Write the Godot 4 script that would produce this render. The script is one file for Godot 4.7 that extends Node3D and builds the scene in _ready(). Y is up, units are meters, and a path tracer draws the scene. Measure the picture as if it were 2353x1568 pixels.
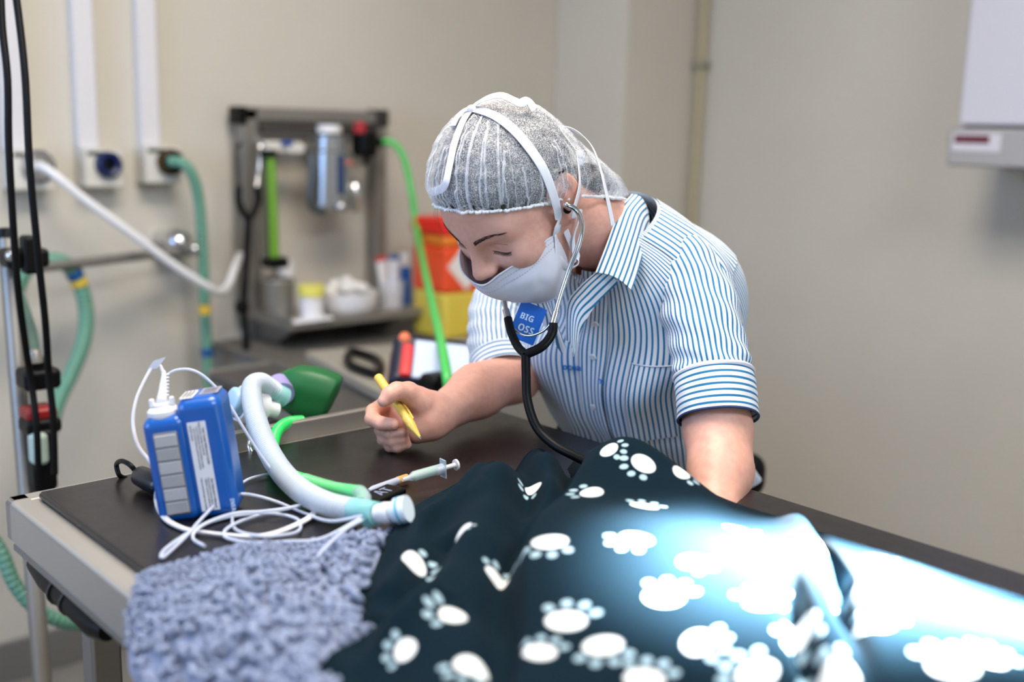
extends Node3D
# Veterinary treatment room. Metres, y up. The back wall lies at z = -2.5, the right wall at x = 2.79; x runs along the back wall, z towards the room.

class MB:
	var v := PackedVector3Array()
	var uv := PackedVector2Array()
	var n := PackedVector3Array()
	var ix := PackedInt32Array()
	func add(p: Vector3, t := Vector2.ZERO, nn := Vector3.ZERO) -> int:
		v.append(p); uv.append(t); n.append(nn)
		return v.size() - 1
	func tri(a: int, b: int, c: int) -> void:
		ix.append(a); ix.append(c); ix.append(b)
	func quad(a: int, b: int, c: int, d: int) -> void:
		tri(a, b, c); tri(a, c, d)
	func join(o: MB) -> MB:
		var k := v.size()
		v.append_array(o.v); uv.append_array(o.uv); n.append_array(o.n)
		for i in o.ix: ix.append(i + k)
		return self
	func moved(x: Transform3D) -> MB:
		var o := MB.new()
		o.ix = ix.duplicate(); o.uv = uv.duplicate()
		for i in v.size():
			o.v.append(x * v[i])
			o.n.append((x.basis * n[i]).normalized() if n[i] != Vector3.ZERO else Vector3.ZERO)
		return o
	# a surface through rows of points; closed joins the last point of a row to its first
	func rows(r: Array, closed := false, us := 0.0, vs := 0.0, flip := false) -> MB:
		var k := v.size()
		var m: int = r[0].size()
		var w := m + 1 if closed else m
		var vl := 0.0
		for j in r.size():
			var ul := 0.0
			if j > 0: vl += (r[j][m / 2] as Vector3).distance_to(r[j - 1][m / 2])
			for i in w:
				var p: Vector3 = r[j][i % m]
				if i > 0: ul += p.distance_to(r[j][i - 1])
				add(p, Vector2(ul if us == 0.0 else us * i / (w - 1), vl if vs == 0.0 else vs * j / (r.size() - 1)))
		for j in r.size() - 1:
			for i in w - 1:
				var a := k + j * w + i
				if flip: quad(a, a + 1, a + w + 1, a + w)
				else: quad(a, a + w, a + w + 1, a + 1)
		if closed: # one normal along the seam
			for j in r.size(): seam.append(Vector2i(k + j * w, k + j * w + w - 1))
		return self
	var seam: Array[Vector2i] = []
	func fan(c: Vector3, ring: Array, flip := false) -> MB:
		var k := add(c)
		for p in ring: add(p)
		var m := ring.size()
		for i in m:
			if flip: tri(k, k + 1 + i, k + 1 + (i + 1) % m)
			else: tri(k, k + 1 + (i + 1) % m, k + 1 + i)
		return self
	func tube(p: PackedVector3Array, rad, sides := 10, caps := true, flat := 1.0, ref := Vector3.ZERO) -> MB:
		var r := []
		var t0 := (p[1] - p[0]).normalized()
		var nn := (ref - t0 * ref.dot(t0)) if ref != Vector3.ZERO else t0.cross(Vector3.UP if absf(t0.y) < 0.9 else Vector3.RIGHT)
		nn = nn.normalized()
		for i in p.size():
			var t := ((p[mini(i + 1, p.size() - 1)] - p[maxi(i - 1, 0)])).normalized()
			nn = (nn - t * nn.dot(t)).normalized()
			var b := t.cross(nn)
			var rr: float = rad[i] if rad is Array or rad is PackedFloat32Array else rad
			var ring := PackedVector3Array()
			for s in sides:
				var a := TAU * s / sides
				ring.append(p[i] + (nn * cos(a) * flat + b * sin(a)) * rr)
			r.append(ring)
		rows(r, true, 1.0)
		if caps:
			fan(p[0], Array(r[0]), false)
			fan(p[p.size() - 1], Array(r[r.size() - 1]), true)
		return self
	# profile of (radius, height) pairs turned round the transform's own y
	func lathe(prof: Array, x: Transform3D, sides := 24) -> MB:
		var r := []
		for q in prof:
			var ring := PackedVector3Array()
			for s in sides:
				var a := TAU * s / sides
				ring.append(x * Vector3(cos(a) * q[0], q[1], sin(a) * q[0]))
			r.append(ring)
		return rows(r, true, 1.0, 1.0, false)
	# the same with sharp creases between the profile's pieces
	func turned(prof: Array, x: Transform3D, sides := 24) -> MB:
		for i in prof.size() - 1: lathe([prof[i], prof[i + 1]], x, sides)
		return self
	# box with chamfered edges
	func box(c: Vector3, size: Vector3, bev := 0.002, bs := Basis.IDENTITY) -> MB:
		var h := size * 0.5
		var e := minf(bev, minf(h.x, minf(h.y, h.z)) * 0.95)
		var id := {}
		for ax in 3:
			for sg in [-1, 1]:
				for a in [-1, 1]:
					for b in [-1, 1]:
						var p := Vector3.ZERO
						var u := (ax + 1) % 3
						var w := (ax + 2) % 3
						p[ax] = h[ax] * sg; p[u] = (h[u] - e) * a; p[w] = (h[w] - e) * b
						var nn := Vector3.ZERO
						nn[ax] = sg
						id[[ax, sg, a, b]] = add(c + bs * p, Vector2(p[u], p[w]), bs * nn)
		for ax in 3:
			for sg in [-1, 1]:
				var q := [id[[ax, sg, -1, -1]], id[[ax, sg, 1, -1]], id[[ax, sg, 1, 1]], id[[ax, sg, -1, 1]]]
				if sg < 0: q.reverse()
				quad(q[0], q[1], q[2], q[3])
			var u := (ax + 1) % 3
			for sg in [-1, 1]: # chamfer between face ax/sg and face u/sh
				for sh in [-1, 1]:
					var a0: int = id[[ax, sg, sh, -1]]
					var a1: int = id[[ax, sg, sh, 1]]
					var b0: int = id[[u, sh, -1, sg]]
					var b1: int = id[[u, sh, 1, sg]]
					if sg * sh > 0: quad(a0, b0, b1, a1)
					else: quad(a0, a1, b1, b0)
		for sx in [-1, 1]:
			for sy in [-1, 1]:
				for sz in [-1, 1]:
					var t := [id[[0, sx, sy, sz]], id[[1, sy, sz, sx]], id[[2, sz, sx, sy]]]
					if sx * sy * sz > 0: tri(t[0], t[1], t[2])
					else: tri(t[0], t[2], t[1])
		return self
	# box with round edges of radius rd
	func rbox(c: Vector3, size: Vector3, rd: float, seg := 4, bs := Basis.IDENTITY, taper := 0.0) -> MB:
		var h := size * 0.5
		var r := minf(rd, minf(h.x, minf(h.y, h.z)) * 0.999)
		for ax in 3:
			for sg in [-1.0, 1.0]:
				var u := (ax + 1) % 3
				var w := (ax + 2) % 3
				var k := v.size()
				var m := 2 * seg + 2
				for i in m:
					for j in m:
						var p := Vector3.ZERO
						var a := (tan((float(i) / seg - 1.0) * PI / 4) if i <= seg else tan((float(i - seg - 1) / seg) * PI / 4))
						var b := (tan((float(j) / seg - 1.0) * PI / 4) if j <= seg else tan((float(j - seg - 1) / seg) * PI / 4))
						var inn := Vector3.ZERO
						inn[ax] = sg * (h[ax] - r)
						inn[u] = (h[u] - r) * (-1.0 if i <= seg else 1.0)
						inn[w] = (h[w] - r) * (-1.0 if j <= seg else 1.0)
						var d := Vector3.ZERO
						d[ax] = sg; d[u] = a; d[w] = b
						d = d.normalized()
						p = inn + d * r
						if taper != 0.0:
							var f := 1.0 - taper * (p.y / size.y + 0.5)
							p.x *= f; p.z *= f
						add(c + bs * p, Vector2(p[u], p[w]), bs * d)
				for i in m - 1:
					for j in m - 1:
						var q := k + i * m + j
						if sg > 0: quad(q, q + m, q + m + 1, q + 1)
						else: quad(q, q + 1, q + m + 1, q + m)
		return self
	func ball(c: Vector3, r: Vector3, bs := Basis.IDENTITY, nu := 20, nv := 12) -> MB:
		var rr := []
		for j in nv + 1:
			var ring := PackedVector3Array()
			var f := PI * j / nv
			for i in nu:
				var a := TAU * i / nu
				ring.append(c + bs * Vector3(sin(f) * cos(a) * r.x, -cos(f) * r.y, sin(f) * sin(a) * r.z))
			rr.append(ring)
		return rows(rr, true, 1.0, 1.0)
	# flat outline in the transform's xy, from z = 0 to z = d
	func prism(poly: PackedVector2Array, d: float, x: Transform3D) -> MB:
		var id := Geometry2D.triangulate_polygon(poly)
		var m := poly.size()
		if Geometry2D.is_polygon_clockwise(poly): d = -d
		for side in 2:
			var k := v.size()
			for p in poly: add(x * Vector3(p.x, p.y, d * side), p, (x.basis.z * (1.0 if side else -1.0) * signf(d)).normalized())
			for i in range(0, id.size(), 3):
				if side: tri(k + id[i], k + id[i + 1], k + id[i + 2])
				else: tri(k + id[i], k + id[i + 2], k + id[i + 1])
		for i in m:
			var a := poly[i]
			var b := poly[(i + 1) % m]
			var k := add(x * Vector3(a.x, a.y, 0))
			add(x * Vector3(b.x, b.y, 0)); add(x * Vector3(b.x, b.y, d)); add(x * Vector3(a.x, a.y, d))
			quad(k, k + 1, k + 2, k + 3)
		return self
	func mesh(off := Vector3.ZERO) -> ArrayMesh:
		var acc := PackedVector3Array()
		acc.resize(v.size())
		for i in range(0, ix.size(), 3):
			var a := ix[i]
			var b := ix[i + 1]
			var c := ix[i + 2]
			var f := (v[c] - v[a]).cross(v[b] - v[a])
			acc[a] += f; acc[b] += f; acc[c] += f
		for s in seam:
			var t := acc[s.x] + acc[s.y]
			acc[s.x] = t; acc[s.y] = t
		var nn := PackedVector3Array()
		nn.resize(v.size())
		var vv := v.duplicate()
		for i in v.size():
			nn[i] = n[i] if n[i] != Vector3.ZERO else (acc[i].normalized() if acc[i].length_squared() > 0.0 else Vector3.UP)
			vv[i] -= off
		var ar := []
		ar.resize(Mesh.ARRAY_MAX)
		ar[Mesh.ARRAY_VERTEX] = vv
		ar[Mesh.ARRAY_NORMAL] = nn
		ar[Mesh.ARRAY_TEX_UV] = uv
		ar[Mesh.ARRAY_INDEX] = ix
		var m := ArrayMesh.new()
		m.add_surface_from_arrays(Mesh.PRIMITIVE_TRIANGLES, ar)
		return m

var taken := {}
func numbered(called: String) -> String:
	taken[called] = taken.get(called, -1) + 1
	return called if taken[called] == 0 else "%s_%03d" % [called, taken[called]]

# a thing whose children are its parts; at is its base
func thing(called: String, label: String, category: String, at: Vector3, group := "") -> Node3D:
	var o := Node3D.new()
	o.name = numbered(called)
	add_child(o)
	o.position = at
	o.set_meta("label", label)
	o.set_meta("category", category)
	o.set_meta("base", at)
	if group: o.set_meta("group", group)
	return o

# a part, given in the room's coordinates, under a thing or under another part
func part(parent: Node3D, called: String, b: MB, m: Material, label := "") -> MeshInstance3D:
	var o := MeshInstance3D.new()
	o.name = called
	o.mesh = b.mesh(parent.get_meta("base", Vector3.ZERO))
	o.material_override = m
	o.set_meta("base", parent.get_meta("base", Vector3.ZERO))
	if label: o.set_meta("label", label)
	parent.add_child(o, true)
	return o

# a thing that is one mesh
func single(called: String, label: String, category: String, b: MB, m: Material, group := "") -> MeshInstance3D:
	var lo := b.v[0]
	var hi := b.v[0]
	for p in b.v:
		lo = lo.min(p); hi = hi.max(p)
	var at := Vector3((lo.x + hi.x) / 2, lo.y, (lo.z + hi.z) / 2)
	var o := MeshInstance3D.new()
	o.name = numbered(called)
	o.mesh = b.mesh(at)
	o.material_override = m
	o.position = at
	o.set_meta("base", at)
	o.set_meta("label", label)
	o.set_meta("category", category)
	if group: o.set_meta("group", group)
	add_child(o)
	return o

func struct(called: String, b: MB, m: Material, label := "") -> MeshInstance3D:
	var o := MeshInstance3D.new()
	o.name = called
	o.mesh = b.mesh()
	o.material_override = m
	o.set_meta("kind", "structure")
	if label: o.set_meta("label", label)
	add_child(o)
	return o

func mat(c: Color, rough := 0.6, metal := 0.0, o := {}) -> StandardMaterial3D:
	var m := StandardMaterial3D.new()
	m.albedo_color = c
	m.roughness = rough
	m.metallic = metal
	for k in o: m.set(k, o[k])
	return m

func clear_mat(c: Color, alpha: float, rough := 0.08) -> StandardMaterial3D:
	return mat(Color(c.r, c.g, c.b, alpha), rough, 0.0, {"transparency": BaseMaterial3D.TRANSPARENCY_ALPHA})

func noise_tex(sd: int, freq: float, lo: Color, hi: Color, size := 512, oct := 4) -> NoiseTexture2D:
	var f := FastNoiseLite.new()
	f.seed = sd
	f.frequency = freq
	f.fractal_octaves = oct
	var t := NoiseTexture2D.new()
	t.width = size; t.height = size; t.seamless = true; t.noise = f
	var g := Gradient.new()
	g.set_color(0, lo); g.set_color(1, hi)
	t.color_ramp = g
	return t

# Catmull-Rom through the points, k pieces to a span
func curve(p: Array, k := 8) -> PackedVector3Array:
	var o := PackedVector3Array()
	for i in p.size() - 1:
		var a: Vector3 = p[maxi(i - 1, 0)]
		var b: Vector3 = p[i]
		var c: Vector3 = p[i + 1]
		var d: Vector3 = p[mini(i + 2, p.size() - 1)]
		for s in k: o.append(b.cubic_interpolate(c, a, d, float(s) / k))
	o.append(p[p.size() - 1])
	return o

# corrugated tube radii for a path: n ridges
func ridges(path: PackedVector3Array, rad: float, depth: float, pitch: float) -> Array:
	var r := []
	var l := 0.0
	for i in path.size():
		if i > 0: l += path[i].distance_to(path[i - 1])
		r.append(rad + depth * sin(TAU * l / pitch))
	return r

func even(path: PackedVector3Array, step: float) -> PackedVector3Array:
	var c := Curve3D.new()
	c.bake_interval = step
	for p in path: c.add_point(p)
	return c.get_baked_points()

func lookx(at: Vector3, ydir: Vector3, ref := Vector3.FORWARD) -> Transform3D: # own y along ydir
	var y := ydir.normalized()
	if absf(y.dot(ref)) > 0.95: ref = Vector3.UP
	var x := y.cross(ref).normalized()
	return Transform3D(Basis(x, y, x.cross(y)), at)

func letters(s: String, height: float, x: Transform3D, depth := 0.0004, bold := false, width := 0.0) -> MB:
	var t := TextMesh.new()
	var f := SystemFont.new()
	f.font_names = PackedStringArray(["Droid Sans"])
	f.font_weight = 700 if bold else 400
	t.font = f
	t.text = s
	t.font_size = 64
	t.pixel_size = 0.01
	t.depth = 0.01
	t.curve_step = 2.0
	var b := MB.new()
	var box := t.get_aabb()
	var k1 := height / 0.46 # capitals are about 0.46 high at this size
	if width > 0.0: k1 = minf(k1, width / box.size.x)
	x = x * Transform3D(Basis.from_scale(Vector3(k1, k1, depth / 0.01)), Vector3.ZERO)
	for k in t.get_surface_count():
		var a := t.surface_get_arrays(k)
		var k0 := b.v.size()
		for i in a[Mesh.ARRAY_VERTEX].size(): b.add(x * a[Mesh.ARRAY_VERTEX][i])
		for i in a[Mesh.ARRAY_INDEX]: b.ix.append(i + k0)
	return b

var M := {}

func _ready() -> void:
	set_view()
	make_materials()
	room()
	wall_gear()
	trolley_and_sharps()
	stand_on_left()
	exam_table()
	breathing_circuit()
	capnograph()
	small_table_things()
	fleece()
	blanket()
	person()
	stethoscope_worn()
	pen_held()

func set_view() -> void:
	var cam := Camera3D.new()
	cam.name = "camera"
	add_child(cam)
	var lens := CameraAttributesPhysical.new()
	lens.frustum_focal_length = 37.94
	lens.exposure_aperture = 1.9
	lens.frustum_focus_distance = 1.27
	lens.frustum_near = 0.05
	lens.frustum_far = 50.0
	cam.attributes = lens
	cam.near = 0.05
	cam.far = 50.0
	cam.fov = rad_to_deg(2.0 * atan(784.0 / 2480.0))
	var yaw := deg_to_rad(42.5313)
	var pitch := deg_to_rad(11.0449)
	var roll := deg_to_rad(1.5466)
	var f := Vector3(sin(yaw) * cos(pitch), -sin(pitch), -cos(yaw) * cos(pitch))
	var r := Vector3(cos(yaw), 0, sin(yaw))
	var u := r.cross(f)
	cam.transform = Transform3D(Basis(r * cos(roll) + u * sin(roll), u * cos(roll) - r * sin(roll), -f), Vector3(0, 1.3, 0))
	cam.current = true

	var we := WorldEnvironment.new()
	we.name = "world"
	var e := Environment.new()
	e.background_mode = Environment.BG_COLOR
	e.background_color = Color(0.02, 0.02, 0.02)
	e.tonemap_mode = Environment.TONE_MAPPER_LINEAR
	e.tonemap_exposure = 1.06
	e.sdfgi_enabled = true
	e.ssao_enabled = true
	e.ssil_enabled = true
	we.environment = e
	add_child(we)

	# fluorescent ceiling panels
	ceiling_panel(Vector3(0.7, 2.58, -1.0), 4.3, Color(1.0, 0.95, 0.885))
	ceiling_panel(Vector3(0.7, 2.58, 0.75), 4.6, Color(0.92, 0.95, 1.0))
	surgical_lamp()
	daylight_window()

func ceiling_panel(c: Vector3, power: float, tint: Color) -> void:
	var t := thing("ceiling_light", "white fluorescent ceiling panel %s" % ("above the treatment table" if c.z < 0 else "behind the photographer"), "light", c, "ceiling panels")
	part(t, "frame", MB.new().box(c + Vector3(0, 0, 0.31), Vector3(1.24, 0.04, 0.03), 0.003).box(c - Vector3(0, 0, 0.31), Vector3(1.24, 0.04, 0.03), 0.003).box(c + Vector3(0.61, 0, 0), Vector3(0.03, 0.04, 0.6), 0.003).box(c - Vector3(0.61, 0, 0), Vector3(0.03, 0.04, 0.6), 0.003), mat(Color(0.85, 0.85, 0.85), 0.4))
	part(t, "diffuser", MB.new().box(c + Vector3(0, 0.005, 0), Vector3(1.2, 0.012, 0.6), 0.001), mat(Color(0.9, 0.9, 0.9), 0.5, 0.0, {"emission_enabled": true, "emission": tint, "emission_energy_multiplier": 1.0}))
	var l := AreaLight3D.new()
	l.name = "panel_light"
	l.area_size = Vector2(1.18, 0.58)
	l.area_normalize_energy = true
	l.light_energy = power
	l.light_color = tint
	l.shadow_enabled = true
	l.area_range = 12.0
	t.add_child(l)
	l.rotation.x = -PI / 2
	l.position = Vector3(0, -0.025, 0)

func surgical_lamp() -> void:
	var at := Vector3(1.05, 1.85, 0.1)
	var aim := Vector3(0.765, 0.95, -0.405)
	var x := lookx(at, aim - at)
	var t := thing("surgical_lamp", "round white examination lamp on a ceiling arm over the blanket", "lamp", at)
	part(t, "lamp_head", MB.new().lathe([[0.0, -0.09], [0.05, -0.085], [0.11, -0.05], [0.15, 0.0], [0.152, 0.02], [0.145, 0.022], [0.14, 0.0]], x, 40), mat(Color(0.85, 0.86, 0.87), 0.35))
	part(t, "lamp_glass", MB.new().lathe([[0.0, 0.004], [0.13, 0.004], [0.142, 0.0], [0.13, -0.004], [0.0, -0.004]], x, 40), mat(Color(0.9, 0.95, 1.0), 0.3, 0.0, {"emission_enabled": true, "emission": Color(0.93, 0.97, 1.0), "emission_energy_multiplier": 2.0}))
	part(t, "ceiling_arm", MB.new().tube(curve([at + Vector3(0.0, 0.06, 0.02), Vector3(1.25, 2.05, 0.25), Vector3(1.5, 2.2, 0.45), Vector3(1.5, 2.59, 0.45)], 8), 0.02, 12), M.get("white_paint", mat(Color(0.85, 0.86, 0.87), 0.35)))
	var l := SpotLight3D.new()
	l.name = "lamp_light"
	l.light_energy = 520.0
	l.light_color = Color(0.93, 0.97, 1.0)
	l.light_size = 0.07
	l.spot_angle = 8.4
	l.spot_angle_attenuation = 1.0
	l.spot_range = 8.0
	l.shadow_enabled = true
	t.add_child(l)
	l.global_position = at + (aim - at).normalized() * 0.03
	l.look_at(aim, Vector3.FORWARD)

func daylight_window() -> void:
	# a window in the left wall, out of the frame, gives the cool light on the cap and the shirt
	var l := AreaLight3D.new()
	l.name = "window_daylight"
	l.area_size = Vector2(1.1, 1.0)
	l.area_normalize_energy = true
	l.light_energy = 1.7
	l.light_color = Color(0.62, 0.78, 1.0)
	l.shadow_enabled = true
	l.area_range = 12.0
	add_child(l)
	l.position = Vector3(-1.16, 1.55, -1.55)
	l.rotation.y = -PI / 2

func make_materials() -> void:
	M.wall = mat(Color(0.80, 0.78, 0.735), 0.62, 0.0, {"albedo_texture": noise_tex(3, 0.004, Color(0.965, 0.962, 0.958), Color(1, 1, 1)), "uv1_triplanar": true, "uv1_world_triplanar": true, "uv1_scale": Vector3(0.5, 0.5, 0.5), "heightmap_enabled": true, "heightmap_texture": noise_tex(7, 0.05, Color.BLACK, Color.WHITE), "heightmap_scale": 0.03})
	M.white_paint = mat(Color(0.84, 0.835, 0.85), 0.4)
	M.white_plastic = mat(Color(0.88, 0.88, 0.89), 0.35)
	M.offwhite = mat(Color(0.83, 0.82, 0.79), 0.5)
	M.black = mat(Color(0.03, 0.03, 0.034), 0.42, 0.0, {"metallic_specular": 0.3})
	M.black_rubber = mat(Color(0.022, 0.022, 0.026), 0.45, 0.0, {"metallic_specular": 0.3})
	M.steel = mat(Color(0.74, 0.725, 0.70), 0.36, 0.7, {"heightmap_enabled": true, "heightmap_texture": noise_tex(21, 0.02, Color.BLACK, Color.WHITE), "heightmap_scale": 0.01, "uv1_triplanar": true, "uv1_scale": Vector3(6, 6, 6)})
	M.dull_steel = mat(Color(0.56, 0.545, 0.52), 0.45, 0.6)
	M.chrome = mat(Color(0.82, 0.82, 0.83), 0.12, 1.0)
	M.grey = mat(Color(0.50, 0.485, 0.46), 0.55)
	M.dark_grey = mat(Color(0.27, 0.255, 0.25), 0.5)
	M.green_hose = mat(Color(0.38, 0.58, 0.50), 0.42)
	M.bright_green = mat(Color(0.30, 0.76, 0.36), 0.35)
	M.yellow_tape = mat(Color(0.86, 0.72, 0.20), 0.5)
	M.blue_tape = mat(Color(0.05, 0.30, 0.55), 0.5)

func room() -> void:
	var t := 0.12
	struct("floor", MB.new().box(Vector3(0.8, -t / 2, -0.25), Vector3(4.4, t, 4.9), 0.001), mat(Color(0.55, 0.53, 0.50), 0.45, 0.0, {"albedo_texture": noise_tex(9, 0.02, Color(0.9, 0.9, 0.9), Color(1, 1, 1)), "uv1_triplanar": true, "uv1_world_triplanar": true}))
	struct("ceiling", MB.new().box(Vector3(0.8, 2.6 + t / 2, -0.25), Vector3(4.4, t, 4.9), 0.001), mat(Color(0.86, 0.86, 0.85), 0.8))
	struct("wall_back", MB.new().box(Vector3(0.8, 1.3, -2.5 - t / 2), Vector3(4.4, 2.6, t), 0.001), M.wall)
	struct("wall_right", MB.new().box(Vector3(2.794 + t / 2, 1.3, -0.25), Vector3(t, 2.6, 4.5), 0.001), M.wall)
	struct("wall_front", MB.new().box(Vector3(0.8, 1.3, 2.0 + t / 2), Vector3(4.4, 2.6, t), 0.001), M.wall)
	# left wall with a window opening
	var b := MB.new()
	var x := -1.2 - t / 2
	b.box(Vector3(x, 0.5, -0.25), Vector3(t, 1.0, 4.5), 0.001)
	b.box(Vector3(x, 2.35, -0.25), Vector3(t, 0.5, 4.5), 0.001)
	b.box(Vector3(x, 1.55, -2.32), Vector3(t, 1.1, 0.36), 0.001)
	b.box(Vector3(x, 1.55, 0.48), Vector3(t, 1.1, 3.04), 0.001)
	struct("wall_left", b, M.wall)
	var w := struct("window_1", MB.new().box(Vector3(x, 1.02, -1.59), Vector3(0.06, 0.04, 1.1), 0.003).box(Vector3(x, 2.08, -1.59), Vector3(0.06, 0.04, 1.1), 0.003).box(Vector3(x, 1.55, -2.12), Vector3(0.06, 1.02, 0.04), 0.003).box(Vector3(x, 1.55, -1.06), Vector3(0.06, 1.02, 0.04), 0.003), M.white_paint)
	part(w, "pane", MB.new().box(Vector3(x, 1.55, -1.59), Vector3(0.004, 1.02, 1.02), 0.0005), mat(Color(0.75, 0.85, 1.0), 0.3, 0.0, {"emission_enabled": true, "emission": Color(0.62, 0.78, 1.0), "emission_energy_multiplier": 2.0}))
	# boxed-in corner of the back and right wall
	struct("trim_1", MB.new().box(Vector3((2.444 + 2.794) / 2, 1.3, -2.3515), Vector3(0.35, 2.6, 0.297), 0.004), M.wall)
	struct("baseboard_back", MB.new().box(Vector3(0.62, 0.05, -2.494), Vector3(3.64, 0.1, 0.012), 0.003), mat(Color(0.45, 0.44, 0.42), 0.5))
	struct("baseboard_right", MB.new().box(Vector3(2.788, 0.05, -0.1), Vector3(0.012, 0.1, 4.2), 0.003), mat(Color(0.45, 0.44, 0.42), 0.5))
	# thin pipe in the corner with its clip
	var p := thing("wall_pipe", "thin cream pipe running up the corner beside the right wall", "pipe", Vector3(2.765, 0, -2.18))
	part(p, "pipe", MB.new().tube(PackedVector3Array([Vector3(2.768, 0.0, -2.178), Vector3(2.768, 2.6, -2.178)]), 0.012, 16), mat(Color(0.70, 0.66, 0.53), 0.45))
	part(p, "pipe_clip", MB.new().box(Vector3(2.766, 1.52, -2.178), Vector3(0.04, 0.016, 0.05), 0.004), mat(Color(0.62, 0.60, 0.54), 0.4))
	# cabinet on the right wall
	var c := thing("wall_cabinet", "pale grey wall cabinet with a red lettered badge on its lower rail", "cabinet", Vector3(2.64, 1.245, -0.98))
	part(c, "body", MB.new().box(Vector3(2.655, 1.62, -0.905), Vector3(0.27, 0.56, 0.62), 0.006), mat(Color(0.78, 0.775, 0.815), 0.35))
	part(c, "painted_shadow_gap", MB.new().box(Vector3(2.66, 1.338, -0.905), Vector3(0.24, 0.014, 0.61), 0.002), mat(Color(0.30, 0.31, 0.32), 0.5))  # dark strip: the shade between body and lower rail, put in as colour
	part(c, "lower_rail", MB.new().box(Vector3(2.645, 1.29, -0.90), Vector3(0.297, 0.088, 0.65), 0.006), mat(Color(0.63, 0.62, 0.62), 0.4))
	var bd := part(c, "badge", MB.new().box(Vector3(2.4955, 1.301, -1.155), Vector3(0.003, 0.042, 0.115), 0.0008), mat(Color(0.80, 0.79, 0.82), 0.4))
	part(bd, "badge_print", MB.new().box(Vector3(2.4935, 1.308, -1.165), Vector3(0.0016, 0.018, 0.082), 0.0003), mat(Color(0.38, 0.10, 0.16), 0.5))

func outlet_box(c: Vector3, label: String) -> Node3D:
	var t := thing("gas_outlet", label, "gas outlet", c + Vector3(0, -0.042, -0.03), "gas outlets on the back wall")
	part(t, "housing", MB.new().box(c + Vector3(0, 0, -0.03), Vector3(0.09, 0.084, 0.06), 0.004), M.offwhite)
	part(t, "name_plate", MB.new().box(c + Vector3(-0.02, 0.034, 0.0008), Vector3(0.036, 0.009, 0.002), 0.0005), mat(Color(0.20, 0.24, 0.18), 0.5))
	return t

func trunking(x: float, y: float, label: String) -> void:
	single("cable_trunking", label, "trunking", MB.new().box(Vector3(x, (y + 2.6) / 2, -2.4855), Vector3(0.047, 2.6 - y, 0.029), 0.003), M.white_paint, "trunkings above the gas outlets")

func band(parent: Node3D, path: PackedVector3Array, i: int, n: int, r: float, m: Material, called := "tape_band") -> void:
	part(parent, called, MB.new().tube(path.slice(i, i + n + 1), r, 16), m)

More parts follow.
